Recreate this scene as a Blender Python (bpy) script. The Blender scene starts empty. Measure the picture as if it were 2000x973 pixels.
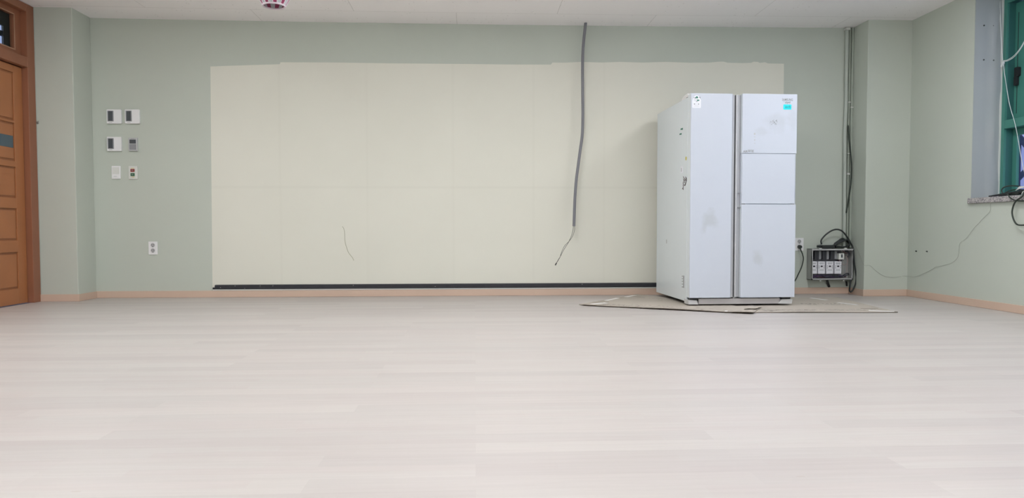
import bpy, math, random
from mathutils import Vector, Matrix
random.seed(7)
PI = math.pi
C = bpy.context.scene.collection
sc = bpy.context.scene

# ------------------------------------------------------------------ camera, light, exposure
F_PX, YAW, PITCH, ROLL, CAM_H, CY = 1420.0, 0.0509, 0.0396, -0.0011, 0.6424, 502.4
def ray(px, py):
    u = (px - 1000) / F_PX; v = (py - CY) / F_PX
    c, s = math.cos(ROLL), math.sin(ROLL); u, v = u * c + v * s, -u * s + v * c
    c, s = math.cos(PITCH), math.sin(PITCH); Y = c - v * s; z = -v * c - s
    c, s = math.cos(YAW), math.sin(YAW)
    return Vector((u * c + Y * s, -u * s + Y * c, z))
def on(px, py, ax, val):
    """point of the room's plane <axis = val> that the photograph shows at (px, py)"""
    d = ray(px, py); o = Vector((0, 0, CAM_H))
    return o + d * ((val - o[ax]) / d[ax])
cd = bpy.data.cameras.new('camera'); cam = bpy.data.objects.new('camera', cd); C.objects.link(cam)
fwd = Vector((math.sin(YAW) * math.cos(PITCH), math.cos(YAW) * math.cos(PITCH), -math.sin(PITCH)))
right = Vector((math.cos(YAW), -math.sin(YAW), 0)); down = fwd.cross(right)
r2 = right * math.cos(ROLL) - down * math.sin(ROLL); d2 = right * math.sin(ROLL) + down * math.cos(ROLL)
m = Matrix((r2, -d2, -fwd)).transposed().to_4x4(); m.translation = (0, 0, CAM_H)
cam.matrix_world = m
cd.sensor_width = 36; cd.lens = F_PX / 2000 * 36; cd.shift_y = (CY - 486.5) / 2000; cd.clip_start = .02
sc.camera = cam
sc.view_settings.view_transform = 'Standard'; sc.view_settings.look = 'None'
sc.view_settings.gamma = 1; sc.view_settings.use_curve_mapping = False
sc.view_settings.exposure = 0.0
LAMP = 23.5
LAMP_COL = (.99, 1.0, 1.035)
w = bpy.data.worlds.new('sky'); sc.world = w; w.use_nodes = True
bg = w.node_tree.nodes['Background']; bg.inputs[0].default_value = (.50, .56, .92, 1); bg.inputs[1].default_value = .95

# ------------------------------------------------------------------ materials
def mat(name, col, rough=.6, metal=0, spec=.5, noise=0, nscale=8, bump=0, bscale=60, emit=None, coat=0):
    m = bpy.data.materials.new(name); m.use_nodes = True
    nt = m.node_tree; b = nt.nodes['Principled BSDF']
    b.inputs['Base Color'].default_value = (*col, 1); b.inputs['Roughness'].default_value = rough
    b.inputs['Metallic'].default_value = metal; b.inputs['Specular IOR Level'].default_value = spec
    b.inputs['Coat Weight'].default_value = coat
    tc = nt.nodes.new('ShaderNodeTexCoord')
    if noise:
        n = nt.nodes.new('ShaderNodeTexNoise'); n.inputs['Scale'].default_value = nscale; n.inputs['Detail'].default_value = 4
        nt.links.new(tc.outputs['Object'], n.inputs['Vector'])
        mx = nt.nodes.new('ShaderNodeMix'); mx.data_type = 'RGBA'
        mx.inputs[6].default_value = (*[c * (1 - noise) for c in col], 1); mx.inputs[7].default_value = (*[min(1, c * (1 + noise)) for c in col], 1)
        nt.links.new(n.outputs['Fac'], mx.inputs[0]); nt.links.new(mx.outputs[2], b.inputs['Base Color'])
    if bump:
        n = nt.nodes.new('ShaderNodeTexNoise'); n.inputs['Scale'].default_value = bscale; n.inputs['Detail'].default_value = 3
        nt.links.new(tc.outputs['Object'], n.inputs['Vector'])
        bp = nt.nodes.new('ShaderNodeBump'); bp.inputs['Strength'].default_value = bump; bp.inputs['Distance'].default_value = .002
        nt.links.new(n.outputs['Fac'], bp.inputs['Height']); nt.links.new(bp.outputs[0], b.inputs['Normal'])
    if emit:
        b.inputs['Emission Color'].default_value = (*emit[0], 1); b.inputs['Emission Strength'].default_value = emit[1]
    return m
class NT:
    """small helper for node maths"""
    def __init__(s, m): s.nt = m.node_tree; s.b = s.nt.nodes['Principled BSDF']
    def n(s, t, **k):
        x = s.nt.nodes.new(t)
        for a, v in k.items(): setattr(x, a, v)
        return x
    def l(s, a, b): s.nt.links.new(a, b)
    def math(s, op, a, b=None, c=None, clamp=False):
        x = s.n('ShaderNodeMath', operation=op); x.use_clamp = clamp
        for i, v in enumerate((a, b, c)):
            if v is None: continue
            if isinstance(v, (int, float)): x.inputs[i].default_value = v
            else: s.l(v, x.inputs[i])
        return x.outputs[0]
    def mix(s, f, a, b, blend='MIX'):
        x = s.n('ShaderNodeMix', data_type='RGBA', blend_type=blend)
        for i, v in ((0, f), (6, a), (7, b)):
            if isinstance(v, (int, float)): x.inputs[i].default_value = v
            elif isinstance(v, tuple): x.inputs[i].default_value = (*v, 1)
            else: s.l(v, x.inputs[i])
        return x.outputs[2]
    def xyz(s):
        tc = s.n('ShaderNodeTexCoord'); sp = s.n('ShaderNodeSeparateXYZ'); s.l(tc.outputs['Object'], sp.inputs[0])
        return tc.outputs['Object'], sp.outputs

M = {}
M['sage'] = mat('sage wallpaper', (.51, .55, .482), .75, noise=.03, nscale=1.5, bump=.25, bscale=180)
M['reveal'] = mat('pale grey blue reveal paint', (.37, .40, .39), .7, noise=.05, nscale=3, bump=.5, bscale=14)
M['white_side'] = mat('white room wall', (.84, .84, .82), .8, noise=.02)
M['base'] = mat('beige baseboard laminate', (.60, .445, .345), .5, noise=.06, nscale=3)
M['base_edge'] = mat('baseboard groove', (.38, .27, .20), .6)
M['wood'] = mat('orange brown door wood', (.37, .145, .055), .42, noise=.12, nscale=5)
M['wood_dark'] = mat('reddish door frame wood', (.28, .112, .058), .42, noise=.10, nscale=5)
M['groove'] = mat('door wood darkened as groove shade', (.29, .110, .043), .5)  # darker copy of the leaf wood: shade in the sunk grooves as colour
M['beading'] = mat('pale glazing bead', (.42, .24, .15), .5)
M['black'] = mat('black rubber', (.012, .013, .014), .5)
M['blackrail'] = mat('black painted metal rail', (.020, .021, .027), .45, noise=.2, nscale=30)
M['cable'] = mat('black cable sheath', (.014, .018, .018), .45)
M['cable_g'] = mat('dark green black cable sheath', (.02, .03, .022), .5)
M['conduit'] = mat('grey corrugated conduit plastic', (.19, .19, .21), .5)
M['wire'] = mat('thin dark wire', (.05, .06, .055), .6)
M['thinwire'] = mat('thin grey wire', (.29, .31, .26), .6)
M['pipe'] = mat('painted pale grey pipe', (.42, .46, .41), .5, noise=.06)
M['pipe_shade'] = mat('painted sage grey pipe', (.33, .37, .31), .6, noise=.06)
M['clip'] = mat('white cable clip', (.58, .60, .56), .5)
M['white'] = mat('white plastic', (.80, .80, .80), .4)
M['offwhite'] = mat('off white plastic', (.66, .67, .63), .45)
M['silver'] = mat('silver grey plastic', (.48, .49, .49), .4)
M['lcd'] = mat('dark grey display', (.07, .08, .09), .25)
M['lcd_rim'] = mat('grey display rim', (.26, .27, .28), .4)
M['grey_mark'] = mat('grey print', (.22, .23, .24), .6)
M['pale_mark'] = mat('pale grey print', (.48, .49, .50), .6)
M['dark_mark'] = mat('dark print', (.03, .03, .04), .6)
M['red'] = mat('red button', (.26, .025, .02), .4)
M['green_btn'] = mat('green button', (.02, .12, .045), .4)
M['yellow'] = mat('yellow print', (.65, .55, .12), .6)
M['yellow_st'] = mat('yellow sticker', (.60, .52, .10), .6)
M['steel'] = mat('dull steel', (.35, .35, .34), .35, metal=.8)
M['socket'] = mat('socket recess', (.42, .42, .42), .5)
M['fr_side'] = mat('white enamelled fridge side', (.73, .79, .82), .3, noise=.02, nscale=3)
M['fr_grey'] = mat('silver grey handle trim', (.50, .51, .53), .4, metal=.1)
M['grille'] = mat('grey base grille', (.47, .45, .45), .4, noise=.03)
M['foot'] = mat('pale grey foot cover', (.56, .56, .56), .4)
M['cyan'] = mat('cyan sticker', (.02, .72, .78), .4)
M['cyan_d'] = mat('dark teal print', (.02, .20, .26), .5)
M['teal_st'] = mat('green print', (.03, .20, .14), .5)
M['sticker'] = mat('white paper sticker', (.82, .84, .90), .5)
M['brown_mark'] = mat('brown scribble', (.13, .10, .10), .7)
M['tape'] = mat('clear packing tape', (.88, .87, .85), .3)
M['card_print'] = mat('faded grey print', (.16, .14, .12), .8)
M['card_edge_shade'] = mat('cardboard edge darkened as shadow line', (.16, .13, .10), .9)  # shadow line at the sheet edges and dark of the slits, as colour
M['maroon'] = mat('maroon cloth stripe', (.30, .045, .11), .7)
M['shade_w'] = mat('pale grey cloth stripe', (.50, .53, .54), .7)
M['rib'] = mat('white pink rib', (.72, .62, .68), .5)
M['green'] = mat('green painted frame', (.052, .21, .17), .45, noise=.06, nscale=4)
M['green_shaded'] = mat('green frame paint darkened as shade', (.030, .125, .115), .45, noise=.06, nscale=4)  # same green paint, with the shade of the inner sides put into colour
M['cord'] = mat('white blind cord', (.62, .66, .64), .7)
M['box'] = mat('grey painted steel box', (.37, .375, .36), .45, noise=.05)
M['box_rim'] = mat('lighter grey box rim', (.45, .455, .45), .4)
M['box_in'] = mat('box backplate', (.17, .17, .19), .5)
M['relay'] = mat('dark relay body', (.028, .030, .038), .4)
M['module'] = mat('white controller plastic', (.78, .78, .82), .4)
M['purple'] = mat('purple wire', (.06, .035, .10), .5)
M['maroon_w'] = mat('dark red wire', (.10, .03, .04), .5)
M['beige_w'] = mat('beige wire', (.32, .26, .24), .6)
M['blue_glass'] = mat('frosted blue grey glass', (.065, .10, .125), .2)
M['door_glass'] = mat('pale frosted glass', (.55, .58, .68), .25)
M['conc'] = mat('corridor wall paint', (.30, .29, .25), .8, noise=.05)
M['truss'] = mat('dark blue steel', (.03, .04, .09), .6)
M['outwall'] = mat('pale lilac render', (.60, .62, .80), .8, noise=.25, nscale=2)
M['thread'] = mat('olive pencil mark', (.36, .35, .25), .8)
M['hole'] = mat('dark plug', (.06, .07, .06), .8)
M['bluebar'] = mat('blue grey mullion', (.10, .18, .34), .6)

# floor: pale pinkish laminate, staves running across the room
def mk_floor():
    m = mat('pale laminate floor', (.62, .55, .50), .42); t = NT(m); P, X = t.xyz()
    br = t.n('ShaderNodeTexBrick'); br.offset = .37; br.offset_frequency = 2; br.squash = 1
    br.inputs['Color1'].default_value = (.455, .424, .402, 1); br.inputs['Color2'].default_value = (.510, .479, .450, 1)
    br.inputs['Mortar'].default_value = (.46, .43, .40, 1)
    br.inputs['Scale'].default_value = 1; br.inputs['Mortar Size'].default_value = .0006; br.inputs['Mortar Smooth'].default_value = 1
    br.inputs['Brick Width'].default_value = 1.15; br.inputs['Row Height'].default_value = .098; br.inputs['Bias'].default_value = .1
    t.l(P, br.inputs['Vector'])
    br2 = t.n('ShaderNodeTexBrick'); br2.offset = .61; br2.offset_frequency = 3
    br2.inputs['Color1'].default_value = (.98, .955, .96, 1); br2.inputs['Color2'].default_value = (1, 1, 1, 1); br2.inputs['Mortar'].default_value = (.97, .96, .96, 1)
    br2.inputs['Scale'].default_value = 1; br2.inputs['Mortar Size'].default_value = .0002
    br2.inputs['Brick Width'].default_value = .57; br2.inputs['Row Height'].default_value = .049
    t.l(P, br2.inputs['Vector'])
    mp = t.n('ShaderNodeMapping'); mp.inputs['Scale'].default_value = (1.3, 22, 1); t.l(P, mp.inputs[0])
    n = t.n('ShaderNodeTexNoise'); n.inputs['Scale'].default_value = 2.2; n.inputs['Detail'].default_value = 5; n.inputs['Roughness'].default_value = .65; t.l(mp.outputs[0], n.inputs['Vector'])
    g = t.mix(n.outputs['Fac'], (.90, .895, .885), (1.09, 1.095, 1.10))
    c = t.mix(1.0, br.outputs['Color'], br2.outputs['Color'], 'MULTIPLY'); c = t.mix(1.0, c, g, 'MULTIPLY')
    # small knots
    mp2 = t.n('ShaderNodeMapping'); mp2.inputs['Scale'].default_value = (1.0, 3.2, 1); t.l(P, mp2.inputs[0])
    v = t.n('ShaderNodeTexVoronoi'); v.inputs['Scale'].default_value = 1.6; t.l(mp2.outputs[0], v.inputs['Vector'])
    k = t.math('LESS_THAN', v.outputs['Distance'], .022); k = t.math('MULTIPLY', k, .22)
    c = t.mix(k, c, (.35, .26, .20))
    t.l(c, t.b.inputs['Base Color'])
    t.b.inputs['Roughness'].default_value = .40; t.b.inputs['Specular IOR Level'].default_value = .45
    return m
M['floor'] = mk_floor()
def mk_ceiling():
    m = mat('pale ceiling board', (.66, .645, .635), .85); t = NT(m); P, X = t.xyz()
    mp = t.n('ShaderNodeMapping'); mp.inputs['Location'].default_value = (.16, -.26, 0); t.l(P, mp.inputs[0])
    br = t.n('ShaderNodeTexBrick'); br.offset = .5
    br.inputs['Color1'].default_value = (.93, .905, .90, 1); br.inputs['Color2'].default_value = (.95, .925, .92, 1); br.inputs['Mortar'].default_value = (.50, .48, .46, 1)
    br.inputs['Scale'].default_value = 1; br.inputs['Mortar Size'].default_value = .0016; br.inputs['Mortar Smooth'].default_value = .6
    br.inputs['Brick Width'].default_value = 1.8; br.inputs['Row Height'].default_value = .90
    t.l(mp.outputs[0], br.inputs['Vector'])
    v = t.n('ShaderNodeTexVoronoi'); v.inputs['Scale'].default_value = 20; t.l(P, v.inputs['Vector'])
    n = t.n('ShaderNodeTexNoise'); n.inputs['Scale'].default_value = 3; t.l(P, n.inputs['Vector'])
    k = t.math('MULTIPLY', t.math('LESS_THAN', v.outputs['Distance'], .10), t.math('GREATER_THAN', n.outputs['Fac'], .5))
    c = t.mix(t.math('MULTIPLY', k, .45), br.outputs['Color'], (.30, .28, .26))
    t.l(c, t.b.inputs['Base Color']); return m
M['ceiling'] = mk_ceiling()
def mk_cream():
    m = mat('cream lining paper', (.66, .655, .53), .8); t = NT(m); P, X = t.xyz()
    base = t.mix(0.0, (.665, .66, .525), (.665, .66, .525))
    n = t.n('ShaderNodeTexNoise'); n.inputs['Scale'].default_value = 1.6; n.inputs['Detail'].default_value = 3; t.l(P, n.inputs['Vector'])
    base = t.mix(n.outputs['Fac'], (.695, .69, .60), (.745, .74, .65))
    for px in (547, 717, 885, 1042, 1180):         # joints of the sheets
        x0 = on(px, 300, 1, 6.922).x
        d = t.math('ABSOLUTE', t.math('SUBTRACT', X[0], x0))
        k = t.math('MULTIPLY', t.math('SUBTRACT', 1.0, t.math('DIVIDE', d, .02), clamp=True), .05)
        base = t.mix(k, base, (.42, .41, .33))
    z0 = on(800, 366, 1, 6.922).z
    d = t.math('ABSOLUTE', t.math('SUBTRACT', X[2], z0))
    k = t.math('MULTIPLY', t.math('SUBTRACT', 1.0, t.math('DIVIDE', d, .018), clamp=True), .08)
    base = t.mix(k, base, (.42, .41, .33))
    t.l(base, t.b.inputs['Base Color']); return m
M['cream'] = mk_cream()
def mk_granite():
    m = mat('speckled granite', (.4, .4, .4), .35); t = NT(m); P, X = t.xyz()
    v = t.n('ShaderNodeTexNoise'); v.inputs['Scale'].default_value = 110; v.inputs['Detail'].default_value = 2; t.l(P, v.inputs['Vector'])
    r = t.n('ShaderNodeValToRGB'); r.color_ramp.elements[0].position = .38; r.color_ramp.elements[0].color = (.16, .15, .16, 1)
    r.color_ramp.elements[1].position = .6; r.color_ramp.elements[1].color = (.50, .47, .46, 1)
    t.l(v.outputs['Fac'], r.inputs[0]); t.l(r.outputs[0], t.b.inputs['Base Color']); return m
M['granite'] = mk_granite()
def mk_card():
    m = mat('grey brown cardboard', (.46, .41, .35), .85); t = NT(m); P, X = t.xyz()
    n = t.n('ShaderNodeTexNoise'); n.inputs['Scale'].default_value = 5; n.inputs['Detail'].default_value = 4; t.l(P, n.inputs['Vector'])
    t.l(t.mix(n.outputs['Fac'], (.41, .365, .31), (.51, .46, .395)), t.b.inputs['Base Color']); return m
M['card'] = mk_card()
def mk_door_white(spots):
    """white glass front; spots = (u, z, ru, rz, strength) worn smudges in door coordinates"""
    m = mat('white glass fridge front', (.60, .65, .72), .22); t = NT(m); P, X = t.xyz()
    base = None
    n = t.n('ShaderNodeTexNoise'); n.inputs['Scale'].default_value = 9; n.inputs['Detail'].default_value = 3; t.l(P, n.inputs['Vector'])
    col = t.mix(n.outputs['Fac'], (.575, .62, .695), (.595, .64, .715))
    for (u, z, ru, rz, s) in spots:
        a = t.math('DIVIDE', t.math('SUBTRACT', X[0], u), ru); b = t.math('DIVIDE', t.math('SUBTRACT', X[2], z), rz)
        q = t.math('SQRT', t.math('ADD', t.math('MULTIPLY', a, a), t.math('MULTIPLY', b, b)))
        q = t.math('ADD', q, t.math('MULTIPLY', t.math('SUBTRACT', n.outputs['Fac'], .5), 2.2))
        k = t.math('MULTIPLY', t.math('MULTIPLY', t.math('SUBTRACT', 1.0, q), 1.6, clamp=True), s)
        col = t.mix(k, col, (.47, .505, .53))
    t.l(col, t.b.inputs['Base Color']); return m
def mk_glass():
    m = bpy.data.materials.new('clear window glass'); m.use_nodes = True; nt = m.node_tree; nt.nodes.clear()
    o = nt.nodes.new('ShaderNodeOutputMaterial'); mx = nt.nodes.new('ShaderNodeMixShader')
    tr = nt.nodes.new('ShaderNodeBsdfTransparent'); gl = nt.nodes.new('ShaderNodeBsdfGlossy'); gl.inputs['Roughness'].default_value = .03
    tr.inputs[0].default_value = (.94, .97, .97, 1)
    mx.inputs[0].default_value = .04; nt.links.new(tr.outputs[0], mx.inputs[1]); nt.links.new(gl.outputs[0], mx.inputs[2]); nt.links.new(mx.outputs[0], o.inputs[0])
    return m
M['glass'] = mk_glass()

# ------------------------------------------------------------------ mesh helpers
PW = {}       # object -> world origin its own mesh is measured from
class MB:
    def __init__(s): s.v = []; s.f = []; s.fm = []; s.sm = []; s.mi = 0
    def add(s, vs, fs, smooth=False):
        o = len(s.v); s.v += [tuple(v) for v in vs]
        for f in fs: s.f.append([i + o for i in f]); s.fm.append(s.mi); s.sm.append(smooth)
        return s
    def mat(s, i): s.mi = i; return s
    def box(s, x0, x1, y0, y1, z0, z1):
        vs = [(x, y, z) for z in (z0, z1) for (x, y) in ((x0, y0), (x1, y0), (x1, y1), (x0, y1))]
        return s.add(vs, [(3, 2, 1, 0), (4, 5, 6, 7), (0, 1, 5, 4), (1, 2, 6, 5), (2, 3, 7, 6), (3, 0, 4, 7)])
    def rbox(s, x0, x1, y0, y1, z0, z1, r, axis='y', n=4):
        """box with rounded corners seen along axis"""
        if axis == 'y': a0, a1, b0, b1 = x0, x1, z0, z1
        elif axis == 'x': a0, a1, b0, b1 = y0, y1, z0, z1
        else: a0, a1, b0, b1 = x0, x1, y0, y1
        ring = []
        for cx, cy, st in ((a1 - r, b1 - r, 0), (a0 + r, b1 - r, 1), (a0 + r, b0 + r, 2), (a1 - r, b0 + r, 3)):
            for k in range(n + 1):
                t = (st + k / n) * PI / 2; ring.append((cx + r * math.cos(t), cy + r * math.sin(t)))
        return s.prism(ring, {'y': (y0, y1), 'x': (x0, x1), 'z': (z0, z1)}[axis], axis)
    def prism(s, ring, span, axis):
        n = len(ring); vs = []
        for t in span:
            for a, b in ring: vs.append({'y': (a, t, b), 'x': (t, a, b), 'z': (a, b, t)}[axis])
        area = sum(ring[i][0] * ring[(i + 1) % n][1] - ring[(i + 1) % n][0] * ring[i][1] for i in range(n))
        flip = (area < 0) ^ (axis == 'y') ^ (span[1] < span[0])
        fs = [list(range(n))[::-1], [n + i for i in range(n)]] + [(i, (i + 1) % n, n + (i + 1) % n, n + i) for i in range(n)]
        if flip: fs = [list(f)[::-1] for f in fs]
        return s.add(vs, fs)
    def tube(s, pts, r, seg=8, steps=6, cap=True, smooth=True):
        P = [Vector(p) for p in pts]
        if steps > 1 and len(P) > 2:
            Q = []
            for i in range(len(P) - 1):
                a = P[i - 1] if i else P[0] * 2 - P[1]; b, c = P[i], P[i + 1]; d = P[i + 2] if i + 2 < len(P) else P[-1] * 2 - P[-2]
                for k in range(steps):
                    t = k / steps
                    Q.append(.5 * ((2 * b) + (c - a) * t + (2 * a - 5 * b + 4 * c - d) * t * t + (3 * b - a - 3 * c + d) * t ** 3))
            Q.append(P[-1]); P = Q
        n = len(P); vs = []; up = None
        for i, p in enumerate(P):
            t = (P[min(i + 1, n - 1)] - P[max(i - 1, 0)]).normalized()
            if up is None: up = t.orthogonal().normalized()
            up = (up - t * up.dot(t)).normalized(); sd = t.cross(up)
            rr = r(i / (n - 1), i) if callable(r) else r
            for k in range(seg):
                an = 2 * PI * k / seg; vs.append(p + up * math.cos(an) * rr + sd * math.sin(an) * rr)
        fs = [(i * seg + k, i * seg + (k + 1) % seg, (i + 1) * seg + (k + 1) % seg, (i + 1) * seg + k) for i in range(n - 1) for k in range(seg)]
        s.add(vs, fs, smooth)
        if cap: s.add([vs[k] for k in range(seg)] + [vs[(n - 1) * seg + k] for k in range(seg)], [list(range(seg))[::-1], [seg + k for k in range(seg)]])
        return s
    def cyl(s, p0, p1, r0, r1=None, seg=20, smooth=True):
        r1 = r0 if r1 is None else r1
        return s.tube([p0, p1], lambda t, i: r0 + (r1 - r0) * t, seg, 1, True, smooth)
    def build(s, name, mats, parent=None, at=None, local=False, bevel=0, rotz=0):
        me = bpy.data.meshes.new(name)
        if parent is not None: org = PW[parent]
        elif at is not None: org = Vector(at)
        else:
            xs = list(zip(*s.v)); org = Vector(((min(xs[0]) + max(xs[0])) / 2, (min(xs[1]) + max(xs[1])) / 2, min(xs[2])))
        vs = s.v if local else [Vector(v) - org for v in s.v]
        me.from_pydata([tuple(v) for v in vs], [], s.f)
        for mm in (mats if isinstance(mats, (list, tuple)) else [mats]): me.materials.append(M[mm] if isinstance(mm, str) else mm)
        for p, i, sm in zip(me.polygons, s.fm, s.sm): p.material_index = i; p.use_smooth = sm
        me.update()
        o = bpy.data.objects.new(name, me); C.objects.link(o)
        if parent is not None: o.parent = parent
        else: o.location = org
        PW[o] = org
        if bevel:
            b = o.modifiers.new('bevel', 'BEVEL'); b.width = bevel; b.segments = 2; b.limit_method = 'ANGLE'; b.angle_limit = math.radians(40)
        return o
def tag(o, label=None, cat=None, group=None, kind=None):
    if label: o['label'] = label
    if cat: o['category'] = cat
    if group: o['group'] = group
    if kind: o['kind'] = kind
    return o
def empty(name, loc, label=None, cat=None, group=None, kind=None, rotz=0):
    o = bpy.data.objects.new(name, None); C.objects.link(o); o.location = loc; o.rotation_euler = (0, 0, rotz)
    o.empty_display_size = .1; PW[o] = Vector(loc); return tag(o, label, cat, group, kind)
def copy_tree(o, parent=None):
    c = o.copy(); C.objects.link(c); c.parent = parent
    for ch in [x for x in C.objects if x.parent == o]: copy_tree(ch, c)
    return c
def text_mesh(mb, txt, x, z, size, y, depth=.0006, bold=.0):
    """lettering lying in an XZ plane, read from -y; x, z = left baseline"""
    cu = bpy.data.curves.new('t', 'FONT'); cu.body = txt; cu.size = size; cu.extrude = depth / 2; cu.offset = bold
    ob = bpy.data.objects.new('t', cu); C.objects.link(ob)
    dg = bpy.context.evaluated_depsgraph_get(); me = bpy.data.meshes.new_from_object(ob.evaluated_get(dg))
    vs = [(x + v.co.x, y - v.co.z, z + v.co.y) for v in me.vertices]
    mb.add(vs, [list(p.vertices) for p in me.polygons])
    C.objects.unlink(ob); bpy.data.objects.remove(ob); bpy.data.curves.remove(cu); bpy.data.meshes.remove(me)

# ------------------------------------------------------------------ the room
D, H, L, R, Y0 = 6.922, 2.572, -3.835, 4.072, -2.6
YL, YR, XL, XR = 6.614, 6.647, -3.511, 3.652      # pilaster faces
tag(MB().box(L - .02, R + .3, Y0 - .2, D + .2, -.1, 0).build('floor', 'floor', at=(0, 0, 0)), kind='structure')
# ceiling, sagging a little along its middle
nx = 24; mb = MB(); vs = []; xs = [L - .02 + (R - L + .04) * i / nx for i in range(nx + 1)]
sag = lambda x: -.013 * max(0, 1 - (x / 3.6) ** 2)
for x in xs:
    for (y, z) in ((Y0 - .2, 0), (D + .2, 0), (D + .2, .12), (Y0 - .2, .12)): vs.append((x, y, H + z + (sag(x) if z == 0 else .0)))
fs = []
for i in range(nx):
    for k in range(4): a, b = i * 4 + k, i * 4 + (k + 1) % 4; fs.append((a, a + 4, b + 4, b))
fs += [(0, 1, 2, 3), (nx * 4 + 3, nx * 4 + 2, nx * 4 + 1, nx * 4)]
fs = [tuple(reversed(f)) for f in fs]
mb.add(vs, fs); tag(mb.build('ceiling', 'ceiling', at=(0, 0, H)), kind='structure')
# end wall with its two pilasters
wall_back = tag(MB().box(L - .02, R + .2, D, D + .2, 0, H + .03).build('wall_back', 'sage', at=(0, D, 0)), kind='structure')
for nm, a, b, y in (('trim_5', L - .02, XL, YL), ('trim_6', XR, R + .2, YR)):
    tag(MB().box(a, b, y, D, 0, H + .03).build(nm, 'sage', bevel=.005), kind='structure')
tag(MB().box(L - .2, R + .2, Y0 - .15, Y0, 0, H + .02).build('wall_front', 'white_side'), kind='structure')
# left wall around the door
DY1 = YL - .002; DY0 = 5.42
mb = MB().box(L - .14, L, Y0, DY0, 0, H + .02)
tag(mb.build('wall_left', 'sage'), kind='structure')
# right wall with two windows
WY1, WY0, V1, V0 = 5.793, 3.05, 2.35, -.35
SZ, HZ = .886, 2.52
mb = MB()
mb.box(R, R + .24, WY1, YR, 0, H + .02).box(R, R + .24, V1, WY0, 0, H + .02).box(R, R + .24, Y0, V0, 0, H + .02)
for a, b in ((WY0, WY1), (V0, V1)): mb.box(R, R + .24, a, b, 0, SZ - .042).box(R, R + .24, a, b, HZ, H + .02)
tag(mb.build('wall_right', 'sage'), kind='structure')
# painted lining of the window reveals (own colour), with a puckered ridge near the frame
for a, b in ((WY0, WY1), (V0, V1)):
    mb = MB()
    n = 26; vs = []; prof = [(R + .002, 0), (R + .10, 0), (R + .15, 0), (R + .175, 1), (R + .195, -.3), (R + .215, .55), (R + .236, 0)]
    for i in range(n + 1):
        z = SZ + (HZ - SZ) * i / n
        for (x, k) in prof: vs.append((x + .007 * math.sin(i * .55) * (k != 0), b - .003 - .018 * abs(k) * (.6 + .4 * math.sin(i * .9 + k)), z))
    m_ = len(prof)
    mb.add(vs, [(i * m_ + j, (i + 1) * m_ + j, (i + 1) * m_ + j + 1, i * m_ + j + 1)[::-1] for i in range(n) for j in range(m_ - 1)], True)
    mb.box(R + .002, R + .236, a, a + .002, SZ, HZ).box(R + .002, R + .236, a, b, HZ - .002, HZ)
    mb.mat(1).box(R + .222, R + .2375, b - .010, b, SZ, HZ)
    tag(mb.build('trim_1' if b == WY1 else 'trim_2', ['reveal', 'offwhite']), kind='structure')
# baseboards
BH, BT = .063, .011
def board(name, ring):
    inner = MB().prism(ring, (0.0008, BH), 'z')
    return tag(inner.build(name, 'base', bevel=.0015), kind='structure')
board('baseboard_back', [(L, YL), (L, YL - BT), (XL + BT, YL - BT), (XL + BT, D - BT), (XR - BT, D - BT), (XR - BT, YR - BT), (R, YR - BT), (R, YR), (XR, YR), (XR, D), (XL, D), (XL, YL)][::-1])
tag(MB().box(R - BT, R, Y0, YR - BT, .0008, BH).build('baseboard_right', 'base', bevel=.0015), kind='structure')
tag(MB().box(L, L + BT, Y0, DY0 - .01, .0008, BH).build('baseboard_left', 'base', bevel=.0015), kind='structure')

# cream patch of lining paper on the end wall, ragged along its top
top = [(411, 130), (450, 128.5), (500, 127), (546.5, 125.5), (548, 121.7), (640, 122), (760, 123.8), (900, 125), (1010, 126.2), (1076, 126.3), (1079, 122.3), (1100, 122.6), (1135, 121), (1175, 122.2),
       (1210, 121), (1255, 122.3), (1300, 120.8), (1345, 122.6), (1385, 122.4), (1403, 120.6), (1413, 120.4), (1421, 122.6), (1450, 123.4), (1467, 122.8), (1472, 120.6), (1480, 121), (1484, 123), (1494, 121.6), (1500, 124), (1531, 124.6)]
pts = [on(px, py, 1, D) for px, py in top]
ring = [(p.x, p.z) for p in pts] + [(on(1529, 400, 1, D).x, .112), (on(415, 560, 1, D).x, .085)]
mb = MB(); mb.prism(ring, (D - .0015, D + .001), 'y')
o = mb.build('lining_paper', 'cream', wall_back, local=False); tag(o, 'cream rectangle of bare lining paper with a ragged top edge')
o.data.transform(Matrix.Translation(PW[wall_back]))   # keep the pattern in room coordinates
o.location = -PW[wall_back]
mk = MB(); q = [(668.5, 442.5), (671.5, 447), (673, 455), (673.6, 470), (675.5, 479), (680, 492), (684, 498), (688.5, 503.5), (691, 509)]
mk.tube([on(a, b, 1, D - .002) for a, b in q], .0022, 5, 4); tag(mk.build('pencil_scratch', 'thread', wall_back), 'thin olive scratch on the cream paper')

# black rail along the foot of the patch
x0, x1 = on(421, 558, 1, D).x, 2.96
r = empty('metal_rail', ((x0 + x1) / 2, D, .076), 'long low black metal rail screwed along the wall above the baseboard', 'rail')
ring = [(D, .078), (D - .020, .078), (D - .022, .082), (D - .022, .108), (D - .016, .115), (D - .004, .118), (D, .118)]
MB().prism(ring, (x0, x1), 'x').build('rail_body', 'blackrail', r)
MB().box(x0 - .022, x0, D - .016, D, .076, .093).build('end_piece', 'blackrail', r, bevel=.001)
MB().box(x0 - .02, x1, D - .013, D, .0645, .0755).build('lower_strip', 'offwhite', r)
for px, py in ((430.5, 562), (459, 558.5), (478, 565), (533, 558.5), (508, 556.2), (1137, 555), (850, 560), (690, 557)):
    p = on(px, py, 1, D - .024); s_ = MB().cyl((p.x, D - .025, max(.083, min(.107, p.z))), (p.x, D - .0215, max(.083, min(.107, p.z))), .0035, seg=10)
    s_.build('screw', 'steel', r)

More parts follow.
